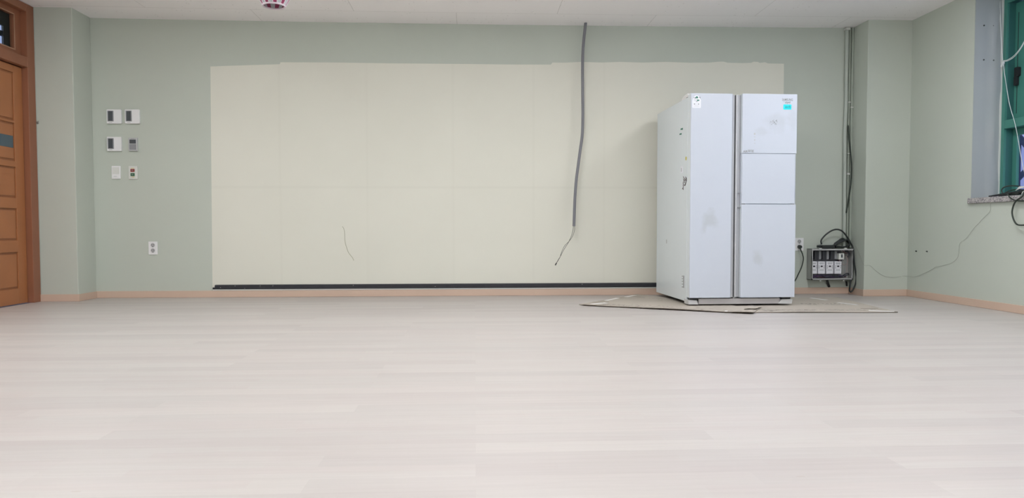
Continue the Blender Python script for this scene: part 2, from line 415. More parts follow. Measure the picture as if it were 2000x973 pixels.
# ------------------------------------------------------------------ door and transom in the left wall
dr = empty('door_1', (L, 6.0, 0), kind='structure')
fx0, fx1 = L - .062, L + .004
jy = 6.508
mb = MB().box(fx0, fx1, jy, DY1, 0, H - .002).box(fx0, fx1, DY0, DY0 + .10, 0, H - .002).box(fx0, fx1 - .001, DY0 + .1, jy, 2.03, 2.115).box(fx0, fx1 - .001, DY0 + .1, jy, 2.505, H - .002)
mb.build('door_frame', 'wood_dark', dr, bevel=.003)
MB().box(fx1 - .002, fx1 + .004, DY1 - .004, DY1, 0, H - .004).build('architrave_bead', 'pipe', dr)
# leaf with sunk panels
lx = L - .045; ly1, ly0 = jy - .006, DY0 + .108
pan = [(1.555, 1.96), (1.215, 1.535), (.905, 1.165), (.545, .815), (.135, .445)]
mb = MB(); py1, py0 = ly1 - .115, ly0 + .115
prev = .004
mb.box(lx - .04, lx, py1, ly1, .004, 2.022).box(lx - .04, lx, ly0, py0, .004, 2.022)
for z0, z1 in sorted(pan):
    mb.box(lx - .04, lx, py0, py1, prev, z0); prev = z1
mb.box(lx - .04, lx, py0, py1, prev, 2.022)
leaf = mb.build('door_leaf', 'wood', dr, bevel=.003)
for i, (z0, z1) in enumerate(pan):
    mb = MB().box(lx - .034, lx - .012, py0 - .002, py1 + .002, z0 - .002, z1 + .002)
    g = .018
    mb.mat(1).box(lx - .012, lx - .011, py0 + .001, py1 - .001, z0 + .001, z1 - .001)
    mb.mat(0).box(lx - .012, lx - .005, py0 + g, py1 - g, z0 + g, z1 - g)
    mb.build('door_panel', ['wood', 'groove'], leaf, bevel=.004)
p = on(25.5, 276, 0, lx - .004)
MB().box(lx - .03, lx - .0035, py0 + .1, p.y, 1.325, 1.425).build('glass_slot', 'blue_glass', leaf)
MB().box(lx - .03, lx - .0035, py0 + .25, 6.17, 1.54, 1.90).build('frosted_pane', 'door_glass', leaf)
# transom sash and pane
sx = L - .05; ty1, ty0 = jy - .045, DY0 + .145
mb = MB(); gy1, gy0, gz0, gz1 = 6.42, DY0 + .19, 2.165, 2.452
mb.box(sx - .035, sx, gy1, ty1 + .045, 2.112, 2.508).box(sx - .035, sx, ty0 - .045, gy0, 2.112, 2.508).box(sx - .035, sx, gy0, gy1, 2.112, gz0).box(sx - .035, sx, gy0, gy1, gz1, 2.508)
sash = mb.build('transom_sash', 'wood_dark', dr, bevel=.003)
mb = MB(); b = .009
mb.box(sx, sx + .004, gy1, gy1 + b, gz0 - b, gz1 + b).box(sx, sx + .004, gy0 - b, gy0, gz0 - b, gz1 + b).box(sx, sx + .004, gy0, gy1, gz0 - b, gz0).box(sx, sx + .004, gy0, gy1, gz1, gz1 + b)
mb.build('glazing_bead', 'beading', sash)
MB().box(sx - .02, sx - .016, gy0 - .01, gy1 + .01, gz0 - .01, gz1 + .01).build('pane', 'glass', sash)
# corridor beyond the transom, with its own daylit window
cx = L - 1.10; a = on(0, 49, 0, cx); e = on(7.3, 86, 0, cx); zt = on(3.5, 49, 0, cx).z; zb = on(3.5, 86, 0, cx).z
zm1, zm0 = on(3.5, 59.5, 0, cx).z, on(3.5, 70, 0, cx).z
yb, ya, CT = e.y, e.y - 1.3, 3.1
mb = MB().box(cx - .02, cx, 3.0, ya, 0, CT).box(cx - .02, cx, yb, 9.4, 0, CT).box(cx - .02, cx, ya, yb, 0, zb).box(cx - .02, cx, ya, yb, zt, CT)
mb.box(cx - .12, L - .2, 3.0, 9.4, CT, CT + .1).box(cx - .12, L - .14, 2.9, 3.0, 0, CT + .1).box(cx - .12, L - .2, 9.4, 9.5, 0, CT + .1).box(cx - .12, L - .14, 3.0, 9.4, -.1, 0)
mb.box(L - .26, XL, D + .2, D + .25, 0, CT).box(L - .14, L - .02, 3.0, D + .2, H + .15, CT).box(L - .26, L - .2, D + .2, 9.4, 0, CT)
tag(mb.build('wall_corridor', 'conc'), kind='structure')
wn = empty('window_3', (cx, (ya + yb) / 2, zb), kind='structure')
MB().box(cx - .018, cx - .004, ya, yb, zm0, zm1).box(cx - .018, cx - .004, (ya + yb) / 2 - .03, (ya + yb) / 2 + .03, zb, zt).build('window_frame', 'bluebar', wn)
MB().box(cx - .014, cx - .010, ya, yb, zb, zt).build('pane', 'glass', wn)
# little hook on the pilaster beside the frame
hk = empty('wall_hook', (L + .02, YL, 1.54), 'tiny dark metal hook on the wall edge beside the door frame', 'hook')
p = on(73, 239, 1, YL - .01)
MB().box(L + .004, L + .022, YL - .006, YL, p.z - .012, p.z + .012).build('hook_plate', 'steel', hk, bevel=.001)
MB().tube([(L + .012, YL - .004, p.z), (L + .014, YL - .022, p.z - .002), (L + .03, YL - .026, p.z + .004), (L + .036, YL - .022, p.z + .012)], .003, 6, 4).build('hook_arm', 'steel', hk)

# ------------------------------------------------------------------ windows in the right wall
def window(name, y0, y1):
    w_ = empty(name, (R + .24, (y0 + y1) / 2, SZ), kind='structure')
    X = R + .238
    mb = MB(); fw = .043
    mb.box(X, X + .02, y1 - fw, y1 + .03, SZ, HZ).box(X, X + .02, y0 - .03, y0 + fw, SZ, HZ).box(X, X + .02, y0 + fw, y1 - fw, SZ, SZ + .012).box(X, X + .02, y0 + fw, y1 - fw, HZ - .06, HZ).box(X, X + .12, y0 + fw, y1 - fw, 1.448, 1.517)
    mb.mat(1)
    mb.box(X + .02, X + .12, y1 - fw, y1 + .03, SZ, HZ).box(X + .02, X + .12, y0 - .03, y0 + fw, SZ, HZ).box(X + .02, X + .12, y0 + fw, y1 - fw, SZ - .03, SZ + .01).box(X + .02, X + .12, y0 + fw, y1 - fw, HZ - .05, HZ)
    mb.build('window_frame', ['green', 'green_shaded'], w_, bevel=.002)
    ym = (y0 + y1) / 2
    for (za, zb_, nm) in ((SZ + .012, 1.447, 'lower'), (1.518, HZ - .06, 'upper')):
        for j, (ya_, yb_) in enumerate(((ym - .03, y1 - fw), (y0 + fw, ym + .03))):
            xs_ = X + .075 + .028 * j; sw = .046 if nm == 'lower' else .125
            mb = MB()
            mb.box(xs_, xs_ + .025, yb_ - sw, yb_, za, zb_).box(xs_, xs_ + .025, ya_, ya_ + sw, za, zb_).box(xs_, xs_ + .025, ya_ + sw, yb_ - sw, za, za + .045).box(xs_, xs_ + .025, ya_ + sw, yb_ - sw, zb_ - .055, zb_)
            if nm == 'upper':
                mb.mat(1).box(xs_ - .0015, xs_ + .001, yb_ - .036, yb_ - .029, za + .05, zb_ - .08)
            s_ = mb.build('sash', ['green', 'black'], w_, bevel=.002)
            MB().box(xs_ + .010, xs_ + .014, ya_ + sw - .01, yb_ - sw + .01, za + .03, zb_ - .04).build('pane', 'glass', s_)
            if nm == 'upper' and j == 0:
                lk = MB(); zc = 1.885
                lk.rbox(xs_ - .02, xs_, yb_ - .072, yb_ - .022, zc - .023, zc + .053, .012, 'x')
                lk.rbox(xs_ - .026, xs_ - .004, yb_ - .056, yb_ - .026, zc - .095, zc - .02, .010, 'x')
                lk.build('latch', 'black', s_)
    return w_
window('window_1', WY0, WY1); window('window_2', V0, V1)
for i, (a, b) in enumerate(((WY0, WY1), (V0, V1))):
    o = MB().box(R - .022, R + .24, a - .02, b + .012, SZ - .044, SZ).build('window_sill', 'granite', bevel=.004)
    tag(o, kind='structure'); o.name = 'trim_%d' % (i + 3)
# wall plugs left in the reveal and on the wall
for k, (px, py) in enumerate(((1922, 50), (1941, 50.5), (1921.5, 117), (1940.5, 118))):
    p = on(px, py, 1, WY1 - .004)
    o = MB().cyl((p.x, WY1 + .004, p.z), (p.x, WY1 - .007, p.z + .001), .0075, .006, 10).build('wall_plug', 'hole')
    tag(o, 'small dark wall plug in the pale window reveal, ' + ('upper left', 'upper right', 'lower left', 'lower right')[k] + ' of the four', 'wall plug', 'wall plugs in the window reveal')
for k, (px, py) in enumerate(((1790, 491), (1811, 491.5))):
    p = on(px, py, 0, R)
    o = MB().cyl((R + .004, p.y, p.z), (R - .012, p.y - .004, p.z + .002), .007, .005, 10).build('wall_plug', 'hole')
    tag(o, ('dark plug stub on the green right wall, the one nearer the corner', 'dark plug stub on the green right wall, the one nearer the window')[k], 'wall plug', 'wall plugs low on the right wall')

# outside: pale building side and a braced steel frame
tag(MB().box(10.2, 10.5, 9.5, 16, -1, 2.35).build('neighbouring_building', 'outwall'), 'pale lilac building side seen through the green window', 'building')
mb = MB()
fr_ = empty('steel_bracing', (7, 9.05, -1), 'dark blue braced steel frame standing outside the green window', 'steel frame')
def o_(px, py): return on(px, py, 0, 7.0)
MB().tube([(7, 9.10, -1), (7, 9.10, 3)], .05, 6, 1).build('post', 'truss', fr_)
MB().tube([(7, 7.2, -1), (7, 7.2, 3)], .05, 6, 1).build('post', 'truss', fr_)
MB().tube([(7, 9.1, o_(1995, 279).z), (7, 7.2, o_(1995, 275).z)], .03, 6, 1).build('rail', 'truss', fr_)
MB().tube([(7, 9.1, o_(1995, 268).z + .05), (7, 8.3, 1.0)], .035, 6, 1).build('brace', 'truss', fr_)
MB().tube([(7, 9.1, 1.25), (7, 8.2, 1.9)], .035, 6, 1).build('brace', 'truss', fr_)

# ------------------------------------------------------------------ ceiling lamps
def lamp():
    t = empty('ceiling_light', (0, 0, 0))
    a, b = .32, .32
    mb = MB().box(-a, a, -b, b, -.020, 0)
    mb.build('frame', 'white', t, local=True)
    dm = M.setdefault('diffuser', mat('lit lamp diffuser', (.8, .8, .8), .6, emit=(LAMP_COL, LAMP)))
    MB().rbox(-a + .01, a - .01, -b + .01, b - .01, -.052, -.020, .04, 'z').build('diffuser', 'diffuser', t, local=True, bevel=.012)
    return t
lp = None
for y in (4.6, 2.1, -.4):
    for x in (-2.6, .2, 2.85):
        o = lp if lp is None else copy_tree(lp)
        if o is None: o = lp = lamp()
        o.location = (x, y, H + sag(x) - .001)
        tag(o, 'flat white rectangular ceiling light panel set against the ceiling boards', 'ceiling light', 'ceiling light panels')

# ------------------------------------------------------------------ striped hanging shade
bx_, by_ = on(535, 11, 1, 4.5).x, 4.5; rz = on(535, 11.5, 1, 4.5).z
t = empty('striped_shade', (bx_, by_, rz), 'maroon and white striped tapering shade hanging under the ceiling', 'hanging shade')
NS = 18; hgt = .21; rb, rt = .063, .150
def prof(z): return rb + (rt - rb) * math.sin(min(1, z / hgt) * PI / 2 * .92)
mb = MB(); nz = 6
for k in range(NS):
    mb.mat(k % 2)
    for (off, fl_) in ((0, False), (-.003, True)):
        vs = []; sub = 3
        for j in range(nz + 1):
            z = hgt * j / nz
            for i in range(sub + 1):
                an = 2 * PI * (k + i / sub) / NS; rr = prof(z) + off
                vs.append((bx_ + rr * math.cos(an), by_ + rr * math.sin(an), rz + z))
        fs = [(j * 4 + i, j * 4 + i + 1, (j + 1) * 4 + i + 1, (j + 1) * 4 + i) for j in range(nz) for i in range(sub)]
        mb.add(vs, [f[::-1] for f in fs] if fl_ else fs, True)
mb.build('shade_cloth', ['maroon', 'shade_w'], t)
for k in range(NS):
    an = 2 * PI * k / NS
    MB().tube([(bx_ + (prof(z) + .001) * math.cos(an), by_ + (prof(z) + .001) * math.sin(an), rz + z) for z in (0, .07, .14, hgt)], .0028, 5, 3).build('rib', 'rib', t)
def ringtube(r, z, th): return MB().tube([(bx_ + r * math.cos(2 * PI * i / 32), by_ + r * math.sin(2 * PI * i / 32), z) for i in range(33)], th, 6, 1, False)
ringtube(rb + .001, rz, .0055).build('bottom_ring', 'rib', t)
ringtube(rt, rz + hgt, .005).build('top_ring', 'rib', t)
mb = MB()
for k in range(3):
    an = 2 * PI * k / 3; mb.tube([(bx_ + rt * math.cos(an), by_ + rt * math.sin(an), rz + hgt), (bx_, by_, rz + hgt + .16)], .0015, 5, 1)
mb.tube([(bx_, by_, rz + hgt + .16), (bx_, by_, H + sag(bx_))], .0015, 5, 1).build('hanging_string', 'cord', t)

# ------------------------------------------------------------------ switches, thermostats, sockets
def wp(px, py, y=D): p = on(px, py, 1, y); return p.x, p.z
def plate_mb(x0, x1, z0, z1, dep, r=.005): return MB().rbox(x0, x1, D - dep, D, z0, z1, r)
def thermostat(px0, py0, px1, py1, label, first=[None]):
    x0, z1 = wp(px0, py0); x1, z0 = wp(px1, py1)
    if first[0] is None:
        W_, H_ = .130, .130
        t = empty('thermostat', (0, 0, 0))
        MB().rbox(-W_ / 2, W_ / 2, -.022, 0, -H_ / 2, H_ / 2, .006).build('housing', 'white', t, local=True, bevel=.0025)
        MB().rbox(-W_ / 2 + .010, -.002, -.0255, -.0215, -.045, .052, .003).build('display_rim', 'lcd_rim', t, local=True)
        MB().rbox(-W_ / 2 + .018, -.010, -.027, -.025, -.040, .047, .002).build('display', 'lcd', t, local=True)
        MB().box(.002, .060, -.0228, -.0215, -.050, .052).build('cover', 'white', t, local=True)
        MB().box(-.046, -.016, -.0228, -.0215, -.056, -.053).build('print', 'grey_mark', t, local=True)
        first[0] = t
    else: t = copy_tree(first[0])
    t.location = ((x0 + x1) / 2, D, (z0 + z1) / 2)
    tag(t, label, 'thermostat', 'white square thermostats')
thermostat(211.0, 215, 238, 241.5, 'square white thermostat with a tall grey display, left one of the top row')
thermostat(246.5, 215, 273.5, 241.5, 'square white thermostat with a tall dark display, right one of the top row')
thermostat(211.5, 268.5, 238.5, 295, 'square white thermostat in the second row beside the grey controller')
x0, z1 = wp(252.3, 269.5); x1, z0 = wp(270.2, 295.5)
t = empty('room_controller', ((x0 + x1) / 2, D, z0), 'narrow silver grey controller with a dark display at its top', 'controller')
plate_mb(x0, x1, z0, z1, .020, .006).build('housing', 'silver', t, bevel=.002)
MB().rbox(x0 + .012, x1 - .012, D - .0225, D - .0195, z0 + .068, z1 - .018, .002).build('display', 'lcd', t)
MB().rbox(x0 + .010, x1 - .010, D - .022, D - .0195, z0 + .012, z0 + .062, .002).build('flap', 'lcd_rim', t)
MB().box(x0 + .022, x1 - .022, D - .0212, D - .0195, z1 - .012, z1 - .009).build('print', 'grey_mark', t)
x0, z1 = wp(218.6, 324.3); x1, z0 = wp(236.3, 349.6)
t = empty('light_switch', ((x0 + x1) / 2, D, z0), 'blank white switch plate left of the red and green buttons', 'switch')
plate_mb(x0, x1, z0, z1, .010, .004).build('plate', 'white', t, bevel=.002)
MB().rbox(x0 + .010, x1 - .010, D - .0125, D - .0095, z0 + .045, z1 - .012, .003).build('rocker', 'offwhite', t, bevel=.001)
MB().rbox(x0 + .010, x1 - .010, D - .0115, D - .0095, z0 + .012, z0 + .040, .003).build('rocker', 'white', t, bevel=.001)
MB().box(x0 + .018, x0 + .048, D - .0122, D - .011, z0 + .022, z0 + .026).build('print', 'pale_mark', t)
x0, z1 = wp(251.8, 324.6); x1, z0 = wp(269.8, 350.4)
t = empty('push_button_switch', ((x0 + x1) / 2, D, z0), 'white switch plate with one red and one green button', 'switch')
plate_mb(x0, x1, z0, z1, .010, .003).build('plate', 'offwhite', t, bevel=.002)
xc = (x0 + x1) / 2 - .003
for (zc, mt, lb) in ((z1 - .040, 'red', 'red button'), (z0 + .043, 'green_btn', 'green button')):
    b_ = MB().box(xc - .018, xc + .018, D - .016, D - .0095, zc - .013, zc + .013).build('button', mt, t, bevel=.0015); tag(b_, lb)
    MB().box(xc - .009, xc + .009, D - .0166, D - .0158, zc - .004, zc + .004).build('print', 'grey_mark', b_)
MB().box(xc - .014, xc + .014, D - .0108, D - .0095, z1 - .022, z1 - .018).build('print', 'yellow', t)
MB().box(xc - .010, xc + .014, D - .0108, D - .0095, z0 + .018, z0 + .023).build('print', 'yellow', t)
def socket(px0, py0, px1, py1, label):
    x0, z1 = wp(px0, py0); x1, z0 = wp(px1, py1); xc = (x0 + x1) / 2; zc = (z0 + z1) / 2
    t = empty('wall_socket', (xc, D, z0), label, 'socket', 'white double wall sockets')
    plate_mb(x0, x1, z0, z1, .010, .004).build('plate', 'white', t, bevel=.002)
    for dz in (.028, -.022):
        c = MB().cyl((xc, D - .0095, zc + dz), (xc, D - .0125, zc + dz), .0205, seg=24).build('outlet', 'socket', t)
        MB().cyl((xc - .008, D - .013, zc + dz + .003), (xc - .008, D - .0118, zc + dz + .003), .0035, seg=10).cyl((xc + .008, D - .013, zc + dz + .003), (xc + .008, D - .0118, zc + dz + .003), .0035, seg=10).box(xc - .004, xc + .004, D - .0132, D - .0118, zc + dz - .017, zc + dz - .011).build('socket_hole', 'dark_mark', c)
        MB().tube([(xc + .0205 * math.cos(a * PI / 12), D - .013, zc + dz + .0205 * math.sin(a * PI / 12)) for a in range(25)], .0014, 5, 1, False).build('rim', 'white', c)
    return xc, zc
socket(290.6, 472, 308.6, 497.4, 'white double wall socket left of the cream patch, nothing plugged in')
xc, zc = socket(1551.5, 465, 1568.5, 489.8, 'white double wall socket beside the refrigerator with a plug in it')

# ------------------------------------------------------------------ refrigerator (built in its own frame, then turned slightly)
AL = -.0266; O = Vector((1.738, 5.808, 0)); dx = Vector((math.cos(AL), -math.sin(AL), 0)); dy = Vector((math.sin(AL), math.cos(AL), 0)); CAMP = Vector((0, 0, CAM_H))
def fl(px, py, v=0):
    d = ray(px, py); t_ = ((O + dy * v - CAMP) @ dy) / (d @ dy); q = CAMP + d * t_ - O; return q @ dx, q.z
def fs_(px, py, u=0):
    d = ray(px, py); t_ = ((O + dx * u - CAMP) @ dx) / (d @ dx); q = CAMP + d * t_ - O; return q @ dy, q.z
FB = .012
t = empty('refrigerator', O, 'large white side by side refrigerator with glass doors standing on cardboard', 'refrigerator', rotz=-AL)
fr = t
W = .886; ZT = 1.729; ZB = .073; BD = .98
def fb(mb, name, mt, parent=t, bevel=0): return mb.build(name, mt, parent, local=True, bevel=bevel)
body = fb(MB().box(.001, W - .003, .084, BD, .036, 1.708), 'body', 'fr_side', bevel=.004)
for u_, v_ in ((.10, .2), (W - .14, .2), (.10, .84), (W - .14, .84)):
    fb(MB().cyl((u_, v_, .026), (u_ + .04, v_, .026), .020, seg=14), 'roller', 'black')
fb(MB().box(.02, W - .02, .12, BD - .02, .030, .04), 'underframe', 'black')
fb(MB().box(.005, W - .005, .060, .086, .075, 1.70), 'door_gasket', 'lcd_rim')
S = [fl(1387, 431), fl(1480, 503), fl(1517, 235), fl(1490, 250), fl(1548, 225)]
mdl = mk_door_white([(S[0][0], S[0][1], .085, .085, .55), (S[0][0] - .05, S[0][1] - .07, .04, .05, .4)])
mdr = mk_door_white([(S[2][0], S[2][1] - .02, .11, .09, .30), (S[3][0] - .02, S[3][1] - .03, .05, .05, .25), (S[4][0], S[4][1], .05, .14, .22)])
mdb = mk_door_white([(S[1][0], S[1][1], .075, .065, .5)])
ua, ub, uc, ud = .346, .3675, .3785, .4265
def slab(mb, u0, u1, z0, z1, v0=0, v1=.077, r=.006):
    g_ = v0 + max(r, .006) + .001
    mb.mat(1).box(u0 + .0005, u1 - .0005, g_, v1, z0 + .0005, z1 - .0005).mat(0); v1 = g_
    ring = [(u0, v1), (u0, v0 + r), (u0 + r * .3, v0 + r * .3), (u0 + r, v0), (u1 - r, v0), (u1 - r * .3, v0 + r * .3), (u1, v0 + r), (u1, v1)]
    return mb.prism(ring, (z0, z1), 'z')
ld = fb(slab(MB(), 0, ua, ZB, ZT - .004, r=.007), 'left_door', [mdl, 'fr_side'], bevel=.0015); ld['label'] = 'narrow white left door'
# left door edge trim, sloping back to the centre gap
fb(MB().prism([(ua, .004), (ub, .016), (ub, .06), (ua, .06)], (ZB + .004, ZT - .010), 'z'), 'edge_trim', 'fr_grey', ld)
fb(MB().box(ub - .002, uc + .002, .030, .08, ZB + .004, ZT - .012), 'centre_gap_shade', 'black')  # black block stands in for the shade between the doors
# right door: recessed grip strip, upper panel, refreshment door, lower panel
zs1, zs0 = 1.2455, .8365
rd = fb(slab(MB(), ud, W, ZB, zs0 - .004).prism([(ud, .012), (W - .007, .012), (W, .018), (W, .062), (ud, .062)], (zs0 - .006, zs1 + .004), 'z'), 'right_door', [mdb, 'fr_side'], bevel=.0015); rd['label'] = 'wide white right door'
up = fb(slab(MB(), ud, W, zs1 + .002, ZT - .002), 'upper_panel', [mdr, 'fr_side'], rd, bevel=.0015)
hb = fb(slab(MB(), ud + .002, W - .010, zs0 + .003, zs1 - .002, v1=.04), 'refreshment_door', [mk_door_white([]), 'fr_side'], rd, bevel=.0015)
for a_, b_ in ((ud + .002, ud + .030), (W - .040, W - .014)): fb(MB().box(a_, b_, .002, .02, zs0 - .005, zs0 + .004), 'hinge', 'lcd_rim', rd)
mb = MB().prism([(uc, .010), (uc + .010, .008), (ud - .016, .030), (ud, .034), (ud, .06), (uc, .06)], (ZB + .004, ZT - .010), 'z')
gs = fb(mb, 'grip_strip', 'fr_grey', rd)
fb(MB().box(ud - .030, ud - .001, .018, .034, zs0 - .030, zs0 - .024), 'grip_step', 'lcd_rim', rd)
fb(MB().box(ud - .034, ud - .001, .020, .034, zs0 + .088, zs0 + .091), 'grip_step', 'lcd_rim', rd)
# base
mb = MB()
vg = .022
z0l, z0r = .019, .024
mb.box(.085, W - .115, vg, .075, .018, .064)
fb(mb, 'base_grille', 'grille', bevel=.003)
for (u0, u1, a_, b_) in ((-.004, .080, .006, .098), (W - .124, W - .012, -.028, -.004)):
    ring = [(u0, .020 if u0 > 0.1 else .016), (u1, .016), (u1 + (b_ - .092 if u0 < .1 else 0), .056), (u0 + (.0 if u0 < .1 else .026), .056)]
    if u0 < .1: ring = [(-.001, .017), (.082, .017), (.070, .052), (-.004, .056)]
    else: ring = [(W - .135, .017), (W - .015, .017), (W - .010, .056), (W - .104, .054)]
    fb(MB().prism(ring, (vg - .006, .13), 'y'), 'foot_cover', 'foot', bevel=.003)
for (u0, u1) in ((.006, .072), (W - .105, W - .030)):
    fb(MB().prism([(u0, ZB - .001), (u0 + .006, .058), (u1, .054), (u1 + .006, ZB - .001)], (vg - .002, .07), 'y'), 'lower_hinge', 'black')
fb(MB().prism([(.375, .064), (.382, .064), (.386, ZB + .001), (.371, ZB + .001)], (vg, .05), 'y'), 'centre_tab', 'foot')
# hinge cover on top
for (u0, u1) in ((.004, .13), (W - .13, W - .006)):
    ring = [(.070, 1.7265), (.085, 1.7265), (.10, 1.741), (.17, 1.741), (.215, 1.737), (.25, 1.725), (.262, 1.706), (.092, 1.706), (.07, 1.706)]
    hc = fb(MB().prism(ring, (u0, u1), 'x'), 'hinge_cover', 'white', bevel=.004)
    fb(MB().box(u0 - .001, u0 + .02, .088, .128, 1.704, 1.7115), 'hinge_gap_shade', 'dark_mark', hc)  # dark block stands in for the shade under the cover
# energy label
u0, z1 = fl(1352.2, 186.5); u1, z0 = fl(1369, 211.5)
ring = [(u0, z0 + .004), (u0 + .004, z0), (u1 - .004, z0), (u1, z0 + .004), (u1, z1 - .042)]
for k in range(1, 12):
    a_ = PI * k / 12; ring.append(((u0 + u1) / 2 + (u1 - u0 - .010) / 2 * math.cos(a_), z1 - .036 + .036 * math.sin(a_)))
ring += [(u0, z1 - .042)]
es = fb(MB().prism(ring, (-.0006, .0002), 'y'), 'energy_label', 'sticker', ld)
mb = MB(); uu = lambda f: u0 + (u1 - u0) * f; zz = lambda f: z0 + (z1 - z0) * f
def fan(f0, f1, zb_, h_, col_):
    mb.mat(col_); c_ = (uu((f0 + f1) / 2)); rr = (uu(f1) - uu(f0)) / 2
    mb.prism([(c_ + rr * math.cos(PI * k / 8), zz(zb_) + h_ * math.sin(PI * k / 8)) for k in range(9)], (-.001, -.0006), 'y')
fan(.36, .68, .76, .017, 1)
mb.mat(0).box(uu(.26), uu(.42), -.001, -.0006, zz(.76), zz(.82)).box(uu(.42), uu(.62), -.0011, -.0006, zz(.48), zz(.51))
mb.prism([(uu(.80), zz(.84)), (uu(.88), zz(.76)), (uu(.92), zz(.77)), (uu(.86), zz(.90))], (-.001, -.0006), 'y')
mb.prism([(uu(.12), zz(.78)), (uu(.17), zz(.78)), (uu(.20), zz(.86)), (uu(.15), zz(.84))], (-.001, -.0006), 'y')
mb.mat(1).box(uu(.52), uu(.80), -.001, -.0006, zz(.56), zz(.66))
mb.mat(2)
for k in range(3): mb.box(uu(.18), uu(.48), -.001, -.0006, zz(.58 + .045 * k), zz(.595 + .045 * k))
mb.box(uu(.40), uu(.70), -.001, -.0006, zz(.30), zz(.315)).box(uu(.15), uu(.85), -.001, -.0006, zz(.13), zz(.14)).box(uu(.25), uu(.75), -.001, -.0006, zz(.17), zz(.18))
mb.mat(0)
for f0, f1 in ((.20, .26), (.28, .32), (.70, .77)): mb.box(uu(f0), uu(f1), -.001, -.0006, zz(.27), zz(.34))
fb(mb, 'print', ['dark_mark', 'teal_st', 'pale_mark'], es)
# maker's name and the cyan eco sticker on the upper right panel
mb = MB(); ul, zl = fl(1527.6, 197.3); ur, _ = fl(1548.4, 197.3)
cu = bpy.data.curves.new('t', 'FONT'); del cu
text_mesh(mb, 'SAMSUNG', ul, zl, .0262, -.0004, bold=.0003)
xsn = [v[0] for v in mb.v]; k_ = (ur - ul) / (max(xsn) - min(xsn)); mn = min(xsn)
mb.v = [(ul + (v[0] - mn) * k_, v[1], v[2]) for v in mb.v]
ul2, zl2 = fl(1533, 202.2); ur2, _ = fl(1543.5, 202.2)
nb = MB(); text_mesh(nb, 'zipel', ul2, zl2, .0265, -.0004, bold=.0002)
xsn = [v[0] for v in nb.v]; k_ = (ur2 - ul2) / (max(xsn) - min(xsn)); mn = min(xsn)
nb.v = [(ul2 + (v[0] - mn) * k_, v[1], v[2]) for v in nb.v]
a0 = fl(1530.5, 199.3)
nb.box(a0[0], a0[0] + .005, -.0007, 0, a0[1] - .002, a0[1] + .002)
mb.add(nb.v, nb.f)
fb(mb, 'lettering', 'grey_mark', up)
u0, z1 = fl(1530.0, 204.5); u1, z0 = fl(1545.6, 214.8)
cs = fb(MB().rbox(u0, u1, -.0008, .0002, z0, z1, .005), 'cyan_sticker', 'cyan', up); cs['label'] = 'small bright cyan sticker'
mb = MB(); text_mesh(mb, 'eco', u0 + .014, z0 + .012, .034, -.001, bold=0)
mb.tube([(u1 - .022, -.001, z0 + .022), (u1 - .014, -.001, z1 - .006)], .0015, 4, 1)
fb(mb, 'print', 'cyan_d', cs)
# control icons
mb = MB()
for (px, py, w_, h_) in ((1474, 262, 3.0, 4.2), (1474, 268, 3.4, 1), (1474, 274, 2, 3), (1474, 280.5, 3.2, .9)):
    a_ = fl(px, py); mb.box(a_[0] - w_ * .0021, a_[0] + w_ * .0021, -.0006, .0002, a_[1] - h_ * .002, a_[1] + h_ * .002)
fb(mb, 'control_icons', 'pale_mark', up)
mb = MB(); a0, b0 = fl(1451.5, 298.3); a1, b1 = fl(1473, 293.8)
text_mesh(mb, 'AIR', a0, b0, .024, -.0005, bold=.0006); 
for k in range(12):
    if k == 6: continue
    mb.box(a0 + .040 + k * .0040, a0 + .0425 + k * .0040, -.0008, 0, b0 + .004 + (.002 if k % 3 else 0), b0 + .017)
mb.box(a0 + .038, a0 + .09, -.0008, 0, b0 + .020, b0 + .022).box(a0 + .07, a0 + .09, -.0008, 0, b0 - .001, b0 + .001)
fb(mb, 'small_print', 'lcd_rim', up)
# faded dark scribble left by a sticker
mb = MB(); rnd = random.Random(3)
for (px, py, qx, qy) in ((1503.5, 241, 1505, 240), (1504, 237.5, 1506, 238.2), (1506, 244, 1508, 243), (1508.5, 236, 1512, 238.5), (1507, 240, 1508.5, 238), (1509, 241.5, 1513, 239.5), (1512, 238, 1514, 241), (1514.5, 237.5, 1517.5, 234.5), (1516.5, 235, 1518, 239.5), (1513, 243, 1516, 241.5), (1510.5, 235.5, 1511.5, 234.5), (1515, 244, 1516.5, 243)):
    a_, b_ = fl(px, py), fl(qx, qy); mb.tube([(a_[0], -.0004, a_[1]), (b_[0], -.0004, b_[1])], .0017, 4, 1)
fb(mb, 'scuff_marks', 'grey_mark', up)
# marks on the left side of the body (plane u = 0)
def side(name, mt, quads, par=body):
    m_ = MB()
    for (px, py, qx, qy) in quads:
        a_, b_ = fs_(px, py), fs_(qx, qy); m_.box(-.0006, .0015, min(a_[0], b_[0]), max(a_[0], b_[0]), min(a_[1], b_[1]), max(a_[1], b_[1]))
    return fb(m_, name, mt, par)
side('green_sticker', 'teal_st', [(1329.4, 251.9, 1333.4, 252.9), (1331.8, 252.9, 1333.2, 254)])
side('green_sticker', 'teal_st', [(1327.2, 261.8, 1331, 262.8), (1329.8, 261.2, 1331, 263.4)])
a_ = fs_(1340.2, 310)
fb(MB().cyl((-.0008, a_[0] + .004, a_[1]), (.0012, a_[0] + .004, a_[1]), .016, seg=20, smooth=False), 'yellow_sticker', 'yellow_st', body)
wt = side('paper_tag', 'sticker', [(1329.3, 326.5, 1333.6, 338)])
fb(MB().box(-.0009, -.0004, *sorted((fs_(1330.6, 330)[0], fs_(1331.3, 330)[0])), *sorted((fs_(1331, 328.5)[1], fs_(1331, 336)[1]))), 'print', 'grey_mark', wt)
mb = MB()
